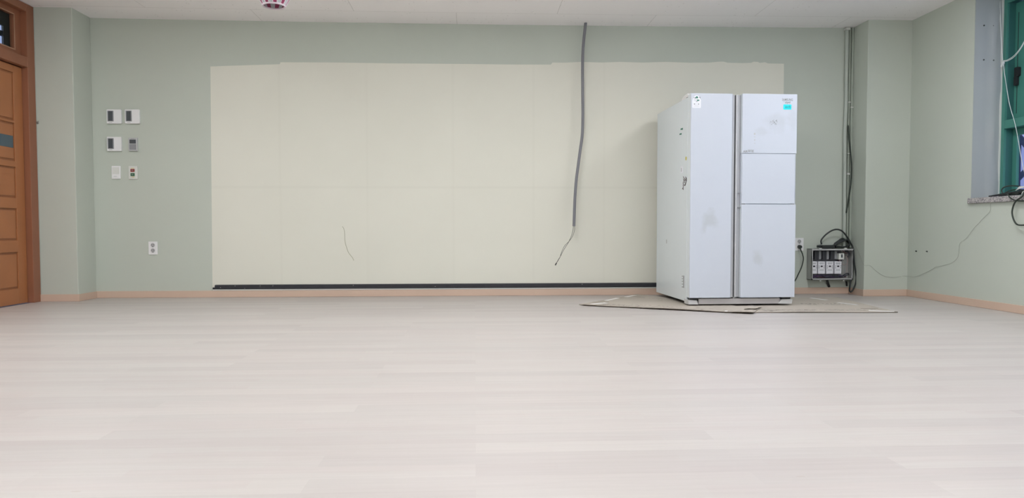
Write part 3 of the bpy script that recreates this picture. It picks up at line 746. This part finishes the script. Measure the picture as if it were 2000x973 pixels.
for pl in (((1334.5, 345.5), (1336.5, 349), (1338.5, 351.5), (1340.3, 354)), ((1339.3, 345.5), (1339.8, 350), (1340.8, 354), (1339.2, 359), (1338.2, 363)), ((1334.6, 350), (1336, 352.5), (1334.4, 357), (1334.8, 361), (1337.4, 363)),
           ((1340.6, 347.5), (1341, 352), (1340, 356), (1337.5, 362)), ((1334.2, 362), (1334.6, 366), (1332.6, 370)), ((1334.8, 364), (1334.4, 368), (1334.8, 371.5)), ((1336.5, 352), (1338, 355), (1336.4, 358))):
    mb.tube([(-.0002, fs_(*q_)[0], fs_(*q_)[1]) for q_ in pl], .0030, 4, 2)
fb(mb, 'scribble', 'brown_mark', body)
pts_ = []
rp = side('rating_label', 'pale_mark', [(1334.2, 538.6, 1336.2, 563)])
mb = MB()
for py in (540, 545, 550, 555.5, 561):
    a_, b_ = fs_(1332.0, py - .6), fs_(1333.2, py + .8); mb.box(-.0009, .001, min(a_[0], b_[0]), max(a_[0], b_[0]), min(a_[1], b_[1]), max(a_[1], b_[1]))
for k in range(9):
    a_, b_ = fs_(1334.6, 540 + k * 2.6), fs_(1335.8, 541.2 + k * 2.6); mb.box(-.0012, .001, min(a_[0], b_[0]), max(a_[0], b_[0]), min(a_[1], b_[1]), max(a_[1], b_[1]))
fb(mb, 'print', 'dark_mark', rp)
side('scuff_line', 'fr_grey', [(1301, 468.5, 1302.2, 476)])
fr.location.z = FB - .010

# plug and cord from the socket to behind the refrigerator
t = empty('plugged_cord', (3.1, D, .3), 'black plug and cord running from the wall socket down behind the refrigerator', 'power cord')
px_, pz_ = wp(1560, 482.3)
MB().cyl((xc, D - .0135, pz_), (xc, D - .045, pz_ + .001), .019, .015, 18).build('plug', 'cable', t, bevel=.002)
pts = [(xc, D - .040, pz_)] + [tuple(on(a, b, 1, D - .05)) for a, b in ((1563.5, 487), (1567.5, 497), (1569, 507), (1565.5, 522), (1559, 536), (1553, 548), (1545, 556))]
MB().tube(pts, lambda t_, i: .0052 if t_ > .12 else .0105 - .03 * t_, 8, 6).build('cable', 'cable_g', t)

# ------------------------------------------------------------------ flattened cardboard under the refrigerator
def sheet(name, corners, label, z0, seed, marks, tapes, slits, curl=None):
    """corners: 4 floor points front-left, front-right, back-right, back-left"""
    A, B, Cc, Dd = [Vector((*c, 0)) for c in corners]; nu, nv = 30, 14; rn = random.Random(seed)
    ph = [rn.uniform(0, 6) for _ in range(4)]
    def P(u, v):
        p = (A * (1 - u) + B * u) * (1 - v) + (Dd * (1 - u) + Cc * u) * v
        e = max(0, 1 - v * 5); lift = .0035 * e * (.5 + .5 * math.sin(u * 9 + ph[0])) + .0008 * math.sin(u * 4 + ph[1]) ** 2 * (1 - v)
        if curl: lift += curl(u, v)
        return Vector((p.x, p.y, z0 + lift))
    th = .004; vs = []
    for k in (th, 0):
        for j in range(nv + 1):
            for i in range(nu + 1): q = P(i / nu, (j / nv) ** 1.8); vs.append((q.x, q.y, q.z + k))
    n1 = (nu + 1) * (nv + 1); fs = []
    I = lambda i, j: j * (nu + 1) + i
    mb = MB()
    mb.add(vs, [(I(i, j), I(i + 1, j), I(i + 1, j + 1), I(i, j + 1)) for i in range(nu) for j in range(nv)] + [(n1 + I(i, j), n1 + I(i, j + 1), n1 + I(i + 1, j + 1), n1 + I(i + 1, j)) for i in range(nu) for j in range(nv)])
    mb.mat(1); es_ = []
    es_ += [(I(i, 0), n1 + I(i, 0), n1 + I(i + 1, 0), I(i + 1, 0)) for i in range(nu)] + [(I(i, nv), I(i + 1, nv), n1 + I(i + 1, nv), n1 + I(i, nv)) for i in range(nu)]
    es_ += [(I(0, j), I(0, j + 1), n1 + I(0, j + 1), n1 + I(0, j)) for j in range(nv)] + [(I(nu, j), n1 + I(nu, j), n1 + I(nu, j + 1), I(nu, j + 1)) for j in range(nv)]
    mb.add(vs, es_)
    def quad(u0, u1, v0, v1, dz=.0005):
        qs = [P(u0, v0), P(u1, v0), P(u1, v1), P(u0, v1)]; a_ = [(q.x, q.y, q.z + th + dz) for q in qs]
        mb.add(a_, [(0, 1, 2, 3)])
    mb.mat(2)
    for (v, u0, u1, n, h_, duty) in marks:
        for k in range(n):
            if rn.random() < .12: continue
            a_ = u0 + (u1 - u0) * k / n; quad(a_, a_ + (u1 - u0) / n * duty * rn.uniform(.6, 1.1), v, v + h_ * rn.uniform(.4, 1))
    mb.mat(3)
    for q in slits: quad(*q, dz=.0008)
    root = mb.build(name, ['card', 'card_edge_shade', 'card_print', 'card_edge_shade'], at=((A.x + Cc.x) / 2, (A.y + Cc.y) / 2, 0)); tag(root, label, 'cardboard')
    for (u0, v0, u1, v1, w_) in tapes:
        m_ = MB(); p0, p1 = P(u0, v0), P(u1, v1); d_ = (p1 - p0); d_.z = 0; s_ = Vector((-d_.y, d_.x, 0)).normalized() * w_ / 2
        vs_ = []
        for k in range(5):
            q = P(u0 + (u1 - u0) * k / 4, v0 + (v1 - v0) * k / 4)
            for sg in (-1, 1):
                for dz in (.0006, .0014): vs_.append((q.x + s_.x * sg, q.y + s_.y * sg, q.z + th + dz))
        f_ = []
        for k in range(4):
            o1 = k * 4; o2 = o1 + 4
            f_ += [(o1 + 1, o2 + 1, o2 + 3, o1 + 3), (o1, o1 + 2, o2 + 2, o2), (o1, o2, o2 + 1, o1 + 1), (o1 + 2, o1 + 3, o2 + 3, o2 + 2)]
        f_ += [(0, 1, 3, 2), (16, 18, 19, 17)]
        m_.add(vs_, f_); m_.build('packing_tape', 'tape', root)
    return root
# right sheet lies below, left sheet overlaps it
sheet('cardboard_sheet', [(1.95, 5.395), (3.195, 5.325), (3.33, 6.50), (1.95, 6.55)], 'flattened grey brown carton lying on the floor right of the refrigerator', .0006, 5,
      [(.10, .30, .55, 34, .05, .6), (.05, .33, .52, 20, .02, .7), (.09, .60, .90, 26, .05, .55), (.52, .60, .92, 12, .03, .6), (.16, .22, .95, 16, .012, .8), (.46, .62, .95, 9, .02, .9), (.07, .22, .30, 9, .07, .6)],
      [(.86, .09, .985, .015, .05), (.86, .60, .93, .44, .035), (.80, .95, .86, .80, .04)],
      [(.86, .97, .205, .225), (.97, 1.0, -.002, .01), (.245, .262, .05, .07)])
def curl(u, v):
    a_ = max(0, u - .86) / .14; b_ = max(0, 1 - v * 4); return .020 * a_ ** 1.2 * b_ * (1 - .6 * a_) + .004
sheet('cardboard_sheet', [(.862, 5.985), (2.065, 5.295), (2.235, 5.60), (1.55, 6.895)], 'flattened grey brown carton with torn corner lying on the floor left of the refrigerator', .0012, 9,
      [(.10, .10, .38, 24, .05, .6), (.22, .26, .60, 12, .02, .6), (.07, .42, .72, 40, .06, .5), (.26, .62, .94, 8, .02, .7), (.05, .13, .30, 12, .02, .7), (.86, .22, .60, 22, .03, .6), (.80, .2, .5, 12, .01, .5), (.72, .30, .62, 6, .012, .9)],
      [(.06, .06, .10, .20, .05), (.03, .36, .02, .60, .04), (.03, .72, .03, .90, .045), (.855, .05, .85, .16, .02)],
      [(.0, .11, .20, .215), (-.0, .08, .29, .305), (.04, .16, .80, .812), (.34, .345, .02, .12), (.72, .725, .02, .12)], curl)
# torn flap in front of the refrigerator
mb = MB(); vs = []
nn = 8
for i in range(nn + 1):
    u = i / nn
    f_ = on(1453 + 26 * u, 603.2 - .6 * math.sin(u * 3), 2, .018); b_ = on(1462 + 27 * u, 597.0, 2, .020)
    for (q, dz) in ((f_, .002 + .006 * u), (b_, .004)):
        for k in (0, .003): vs.append((q.x, q.y, .012 + dz + k + .002 * math.sin(u * 7)))
f_ = []
for i in range(nn):
    a = i * 4; b = a + 4
    f_ += [(a + 1, b + 1, b + 3, a + 3), (a, a + 2, b + 2, b), (a, b, b + 1, a + 1), (a + 2, a + 3, b + 3, b + 2)]
f_ += [(0, 1, 3, 2), (nn * 4, nn * 4 + 2, nn * 4 + 3, nn * 4 + 1)]
mb.add(vs, f_)
o = mb.build('cardboard_scrap', ['card']); tag(o, 'small torn upturned cardboard flap in front of the refrigerator base', 'cardboard scrap')

# ------------------------------------------------------------------ conduit hanging from the ceiling
Yc = 6.83
t = empty('hanging_conduit', (on(1143, 52, 1, Yc).x, Yc, 0.65), 'grey corrugated conduit hanging down from the ceiling with bare wires at its end', 'conduit')
q = [(1144, 51), (1140.5, 75), (1138.5, 100), (1137.8, 130), (1138, 180), (1138.3, 230), (1137, 265), (1133, 295), (1129, 325), (1125.5, 352), (1123, 385), (1121.8, 415), (1121, 442)]
pts = [on(a, b, 1, Yc - .05 * max(0, (b - 250) / 190)) for a, b in q]; pts[0].z = H - .003
MB().tube(pts, lambda t_, i: .0145 if i % 2 else .0135, 10, 26).build('conduit_sleeve', 'conduit', t)
Ye = Yc - .05
for k, q in enumerate((((1120.3, 441), (1117, 458), (1110, 474), (1105.5, 481), (1099, 492), (1095, 500), (1091, 507)), ((1122, 441), (1122, 450), (1118, 462), (1110, 473), (1103, 480), (1097, 492), (1094, 502), (1091, 507)))):
    MB().tube([on(a, b, 1, Ye + .006 * k) for a, b in q], .0019, 6, 5).build('wire', 'wire', t)
MB().tube([on(a, b, 1, Ye) for a, b in ((1092.5, 504.5), (1088, 512), (1086.3, 515))], .0028, 6, 3).tube([on(a, b, 1, Ye) for a, b in ((1086.8, 514), (1084.4, 518.3))], .0052, 8, 1).build('taped_wire_end', 'black', t)

# ------------------------------------------------------------------ painted pipes and cables in the corner
def pipe(q, r, mt, y, label, clips=()):
    t = empty('riser_pipe', (on(q[0][0], q[0][1], 1, y).x, y, .45), label, 'pipe', 'riser pipes in the corner')
    pts = [on(a, b, 1, y) for a, b in q]; pts[0].z = H - .004
    MB().tube(pts, r, 12, 4).build('pipe_body', mt, t)
    for (py, w_) in clips:
        x = on(1655, py, 1, y).x
        i = min(range(len(q)), key=lambda k: abs(q[k][1] - py)); x = pts[i].x; z = on(1655, py, 1, y).z
        MB().box(x - r - .004, x + r + .004, y - r - .0045, D, z - w_, z + w_).build('clip', 'clip', t, bevel=.002)
    return t
pipe([(1654.5, 54), (1654, 100), (1653, 150), (1652.5, 200), (1650.5, 250), (1650, 300), (1649.6, 350), (1649.3, 400), (1649, 440), (1648.6, 484)], .0175, 'pipe', D - .022, 'pale thick painted pipe running up the corner, leftmost of the three', ((57, .012),))
pipe([(1660.4, 54), (1659.8, 100), (1659.2, 150), (1658.2, 200), (1657.2, 250), (1656.7, 300), (1656.0, 350), (1655.6, 400), (1655.2, 440), (1654.8, 484)], .0095, 'pipe_shade', D - .016, 'thin sage painted pipe running up the corner between two thicker ones', ((200, .006), (300, .004), (340, .010)))
pipe([(1666.5, 53), (1665.5, 100), (1664.3, 150), (1663.6, 200), (1662.8, 250), (1662.4, 300), (1661.8, 350), (1661.2, 400), (1660.5, 440), (1660, 484)], .0135, 'pipe_shade', D - .017, 'sage painted pipe nearest the pilaster, rightmost of the three', ((210, .005),))
o = MB().tube([on(a, b, 1, D - .045) for a, b in ((1656.6, 245), (1657.5, 262), (1660, 285), (1662.5, 312), (1663.2, 335), (1661.5, 362), (1657.5, 388), (1654.8, 405), (1653, 416))], .0062, 7, 6).build('black_cable', 'cable_g')
tag(o, 'black cable bowing out from the corner pipes halfway up', 'cable')

# ------------------------------------------------------------------ grey steel box with controllers
bx0, bx1, bz0, bz1, byf = 3.230, 3.640, .142, .442, 6.822
t = empty('control_box', ((bx0 + bx1) / 2, D, bz0), 'open grey steel box on the wall holding four white controllers', 'control box')
mb = MB().box(bx0, bx1, D - .006, D, bz0, bz1)
mb.box(bx0, bx0 + .004, byf, D, bz0, bz1).box(bx1 - .004, bx1, byf, D, bz0, bz1).box(bx0, bx1, byf, D, bz0, bz0 + .004).box(bx0, bx1, byf, D, bz1 - .004, bz1)
mb.build('box_body', 'box', t)
mb = MB().box(bx0, bx0 + .012, byf, byf + .004, bz0, bz1).box(bx1 - .012, bx1, byf, byf + .004, bz0, bz1).box(bx0, bx1, byf, byf + .004, bz0, bz0 + .014).box(bx0, bx1, byf - .001, byf + .004, bz1 - .014, bz1)
mb.build('box_rim', 'box_rim', t)
def bp(px, py, y): return on(px, py, 1, y)
MB().box(bx0 + .006, bx1 - .075, D - .010, D - .006, bz0 + .01, bz1 - .01).build('backplate', 'box_in', t)
ym = byf + .024
for k, (a, b) in enumerate(((1583.5, 1596.3), (1597.8, 1611.6), (1613.8, 1627.8), (1630, 1643.8))):
    p0, p1 = bp(a, 535, ym), bp(b, 510.8, ym)
    x0, x1, z0, z1 = max(p0.x, bx0 + .013), p1.x, p0.z, p1.z
    m_ = MB().box(x0, x1, ym, D - .012, z0, z1).build('controller', 'module', t, bevel=.003); tag(m_, 'white controller')
    xc_, zc_ = (p0.x + p1.x) / 2, z0 + (z1 - z0) * .60
    MB().rbox(xc_ - .010, xc_ + .010, ym - .004, ym + .001, zc_ - .006, zc_ + .008, .004).build('knob', 'dark_mark', m_)
    mb = MB().box(max(x0, p0.x + .012), x1 - .012, ym - .0008, ym + .001, z1 - .019, z1 - .013).box(max(x0, p0.x + .012), x1 - .012, ym - .0008, ym + .001, zc_ - .038, zc_ - .034)
    for s_ in (-1, 1):
        for dz in (.004, -.014):
            if p0.x + .02 > bx0 + .0 and not (k == 0 and s_ < 0): mb.box(xc_ + s_ * .024 - .004, xc_ + s_ * .024 + .004, ym - .0008, ym + .001, zc_ + dz - .004, zc_ + dz + .004)
    mb.box(xc_ - .02, xc_ + .02, ym - .0008, ym + .001, zc_ + .019, zc_ + .0215)
    mb.build('print', 'lcd_rim', m_)
yr = byf + .040
for (a, b) in ((1591, 1600), (1606.5, 1615), (1622, 1630.5)):
    p0, p1 = bp(a, 507.5, yr), bp(b, 490.5, yr)
    m_ = MB().box(p0.x, p1.x, yr, D - .012, p0.z, p1.z).build('relay', 'relay', t, bevel=.004)
    MB().box(p1.x - .006, p1.x + .028, yr + .012, D - .012, p0.z + .006, p1.z - .002).build('relay_side', 'lcd_rim', m_)
p0, p1 = bp(1638.3, 507, byf + .02), bp(1649, 495, byf + .02)
m_ = MB().box(p0.x, p1.x, byf + .02, D - .03, p0.z, p1.z).build('isolator', 'offwhite', t, bevel=.002); tag(m_, 'small white isolator')
xm = (p0.x + p1.x) / 2
MB().box(xm - .005, xm + .008, byf + .014, byf + .021, p0.z + .018, p1.z - .010).build('toggle', 'lcd', m_)
MB().box(p0.x + .006, p1.x - .006, byf + .03, D - .03, p0.z - .018, p0.z).build('terminal', 'relay', m_)
yw = byf + .018; rn = random.Random(4)
for k in range(7):
    pts = [bp(1586 + i * 9.5, 539 + rn.uniform(-2.0, 3.6), yw + rn.uniform(0, .02)) for i in range(8)]
    MB().tube(pts, .0032, 5, 4).build('wire', ('purple', 'purple', 'maroon_w', 'relay', 'purple', 'lcd', 'relay')[k], t)
MB().tube([bp(a, b, yw) for a, b in ((1642, 541), (1648, 537), (1653, 534.5), (1656.5, 534), (1657, 536.5), (1653, 537.5), (1648, 540))], .0055, 6, 4).build('wire', 'relay', t)
for q, mt in ((((1640, 508), (1643, 514), (1649, 518), (1654, 515), (1656, 509), (1653, 502), (1651, 499)), 'beige_w'), (((1639, 508), (1638, 513), (1642, 518), (1644, 519)), 'maroon_w'),
              (((1653, 499), (1655, 510), (1654, 522), (1653, 534)), 'beige_w'), (((1645, 508), (1646, 520), (1647, 534)), 'box'), (((1648, 488), (1652, 491), (1657, 494), (1658, 498), (1655, 502)), 'relay'),
              (((1645, 488), (1650, 494), (1655, 495), (1657, 491)), 'maroon_w'), (((1650, 487), (1655, 493), (1658, 495)), 'relay'), (((1653, 488), (1657, 492), (1660, 497), (1656, 501)), 'relay')):
    MB().tube([bp(a, b, byf + .028) for a, b in q], .0042 if mt == 'relay' else .003, 6, 5).build('wire', mt, t)
for px in (1602, 1647):
    a = bp(px, 548, byf + .01); MB().box(a.x - .006, a.x + .006, byf + .002, byf + .014, bz0 - .012, bz0).build('lug', 'clip', t)
for px in (1602, 1651):
    a = bp(px, 484, byf + .01); MB().box(a.x - .014, a.x + .014, byf + .002, byf + .02, bz1, bz1 + .008).build('lug', 'clip', t)
# cables dropping from the underside of the box into the wall
for k, q in enumerate((((1615.5, 548), (1617, 553), (1619.5, 560)), ((1652.5, 549), (1653.5, 553), (1654, 558)))):
    o = MB().tube([on(a, b, 1, D - .02) for a, b in q[:-1]] + [on(*q[-1], 1, D - .004)], .012 if k == 0 else .008, 8, 4).build('cable_tail', ['black'])
    tag(o, ('thick short black cable dropping below the middle of the grey box', 'short black cable dropping below the right end of the grey box')[k], 'cable')
# black power cable: adapter and coil on top of the box, arc above, loop down beside it
t = empty('power_cable', (3.45, 6.87, bz1), 'black cable bundle with adapter lying on the grey box, looping above and below it', 'cable')
yt = 6.862
p0, p1 = bp(1596.5, 482.5, yt), bp(1627, 476, yt)
zt_ = bz1 + .001
MB().rbox(bp(1603, 480, yt).x, p1.x, yt - .03, yt + .03, zt_, zt_ + .034, .010).build('adapter', 'cable', t, bevel=.005)
MB().cyl((bp(1596, 479, yt).x, yt, zt_ + .022), (bp(1605, 479, yt).x, yt, zt_ + .020), .011, .014, 12).build('connector', 'cable', t)
MB().rbox(bp(1627.6, 480, yt).x, bp(1629, 480, yt).x, yt - .034, yt + .034, zt_ - .0005, zt_ + .036, .010).build('cable_tie', 'white', t)
rn = random.Random(8)
mb = MB()
for k in range(6):
    h0 = 481 - k * .9
    q = [(1629, h0), (1636, 477 - k * 1.1 + rn.uniform(-1, 1)), (1645, 471 - k * 1.0 + rn.uniform(-1, 1)), (1654, 468.5 + k * .6), (1659, 473 + k), (1657, 480), (1648, 482.4), (1637, 482.2), (1630, 482 - k * .3)]
    yy = yt - .02 + .009 * k
    mb.tube([on(a, min(b, 482.6), 1, yy) for a, b in q], .0066, 6, 5)
mb.build('coil', 'cable', t)
q = [(1604.5, 477.5), (1603.6, 471), (1606.5, 465.5), (1614, 457.5), (1624, 450.8), (1634, 448.2), (1643, 450.5), (1650, 457), (1657, 467), (1662, 476), (1665.5, 484)]
pts = [on(a, b, 1, 6.84) for a, b in q] + [on(a, b, 1, 6.79) for a, b in ((1667.5, 500), (1668.6, 515), (1671, 530), (1672.4, 543), (1670.3, 556), (1665.5, 566.5), (1661.5, 570.5), (1659.3, 567), (1660.2, 557))] + [on(1662, 547.6, 1, 6.815)]
MB().tube(pts, .0076, 8, 6).build('cable_loop', 'cable', t)

# ------------------------------------------------------------------ thin grey wire strung along the right wall
q = [on(a, b, 0, R - .03) for a, b in ((1945, 388), (1938, 390))] + [on(a, b, 0, R - .006) for a, b in ((1934.5, 398), (1934, 412), (1926, 421), (1917, 430), (1911, 437), (1902, 446), (1887, 466), (1877, 473), (1873.5, 480), (1871, 502), (1858, 514), (1838, 519.5), (1828, 521), (1819, 527), (1800, 536), (1785, 541))]
q = q[2:]
q += [on(a, b, 1, YR - .005) for a, b in ((1765, 539), (1755, 541.4), (1740, 541.8), (1727, 539.5), (1716, 533), (1706, 525), (1699, 518.4), (1690, 519))]
q += [on(a, b, 0, XR - .005) for a, b in ((1685, 514), (1681, 503), (1677, 492), (1671, 481))]
o = MB().tube(q, .0011, 5, 3).build('thin_wire', 'thinwire'); tag(o, 'thin grey wire strung along the right wall from the sill to the grey box', 'wire')

# ------------------------------------------------------------------ cables on the window sill
def sp(px, py, x): return on(px, py, 0, x)
t = empty('cable_tangle', (4.15, 5.4, SZ), 'tangle of black cables piled on the granite window sill', 'cables')
def sill_pt(px, x, dz=0): q = on(px, 380, 0, x); return Vector((x, q.y, SZ + .006 + dz))
MB().tube([sill_pt(1932, 4.085), on(1950, 380.5, 0, 4.10), on(1965, 377.5, 0, 4.12), on(1985, 374.5, 0, 4.14), on(2015, 371, 0, 4.15)], .0062, 7, 5).build('cable', 'cable', t)
MB().tube([sill_pt(1990, 4.07, .01), on(1966, 381, 0, 4.10), on(1958, 377, 0, 4.14), on(1956.5, 371, 0, 4.16), on(1961, 366, 0, 4.17), on(1972, 363.2, 0, 4.17), on(1985, 363.4, 0, 4.16), on(2000, 366, 0, 4.15), on(2020, 372, 0, 4.14)], .0055, 7, 6).build('cable', 'cable_g', t)
MB().tube([on(1963, 377, 0, 4.15), on(1972, 372.5, 0, 4.15), on(1984, 370.4, 0, 4.15), on(2003, 371, 0, 4.15)], .0045, 7, 5).build('cable', 'cable_g', t)
rn = random.Random(11)
for k in range(11):
    x = 4.07 + .012 * k; a = 1940 + rn.uniform(0, 25)
    pts = [sill_pt(a, x)] + [sill_pt(a + d_ * (2030 - a) / 4, x + rn.uniform(-.01, .02), rn.uniform(.004, .03) * (d_ / 2.0)) for d_ in (1, 2, 3, 4)]
    MB().tube(pts, rn.choice((.004, .005, .0055)), 6, 5).build('cable', rn.choice(('cable', 'cable', 'lcd', 'purple')), t)
q = [on(a, b, 0, R - .035) for a, b in ((1996, 384), (1986, 391), (1980.5, 399), (1977.6, 408), (1976.8, 417), (1979, 427), (1983, 435), (1988, 439.2), (1996, 440), (2012, 439))]
MB().tube([sill_pt(2006, 4.09, .02), sill_pt(2001, 4.06, .015)] + q, .0058, 8, 6).build('hanging_loop', 'cable_g', t)
q = [on(a, b, 0, R - .034) for a, b in ((1974, 387), (1982, 391), (1992, 392.4), (2010, 392.2))]
MB().tube([sill_pt(1968, 4.07, .006)] + q, .0048, 8, 5).build('hanging_loop', 'cable_g', t)
t = empty('white_cable_bundle', (4.15, 5.3, SZ), 'bundle of white cords lying on the black cables on the sill', 'cables')
for k in range(5):
    MB().tube([on(1984 + k * .6, 372 - k * .3, 0, 4.11 + k * .006), on(1990, 369 - k * .7, 0, 4.11 + k * .008), on(1998, 366.6 - k * .5, 0, 4.12 + k * .008), on(2012, 366 + k * .6, 0, 4.12 + k * .008)], .0036, 6, 5).build('cord', 'clip', t)
MB().tube([on(2003, 372, 0, 4.07), on(1998, 375, 0, 4.068), on(1995.5, 380, 0, 4.066)], .0036, 6, 4).build('cord', 'clip', t)

# ------------------------------------------------------------------ knotted white blind cord
t = empty('blind_cord', (R + .21, 5.74, 1.98), 'white blind cord tied in a knot and looped against the green window', 'cord')
X = R + .205
for off in (0, .012):
    MB().tube([on(1951 + off * 120, -8, 0, X), on(1953.5 + off * 100, 40, 0, X), on(1956 + off * 60, 90, 0, X), on(1958.5, 118, 0, X)], .0028, 6, 5).build('cord_strand', 'cord', t)
    MB().tube([on(1960, 118.5 + off * 120, 0, X), on(1968, 117 + off * 160, 0, X), on(1980, 109 + off * 220, 0, X), on(1992, 95 + off * 200, 0, X), on(2003, 75 + off * 200, 0, X), on(2015, 45, 0, X)], .0026, 6, 6).build('cord_strand', 'cord', t)
MB().tube([on(1960, 122, 0, X), on(1961.5, 140, 0, X), on(1966, 170, 0, X), on(1972, 205, 0, X), on(1982, 240, 0, X), on(1989, 275, 0, X), on(1994, 305, 0, X), on(1999, 330, 0, X), on(2006, 350, 0, X)], .0026, 6, 5).build('cord_strand', 'cord', t)
p = on(1958.5, 123, 0, X)
kn = MB()
for k in range(3):
    pts = [(p.x + .004 * math.sin(a * 1.3 + k), p.y + .011 * math.cos(a + k * 2), p.z - .004 + .016 * math.sin(a + k) - .004 * k) for a in [2 * PI * i / 10 for i in range(11)]]
    kn.tube(pts, .0055, 6, 3)
kn.build('knot', 'cord', t)
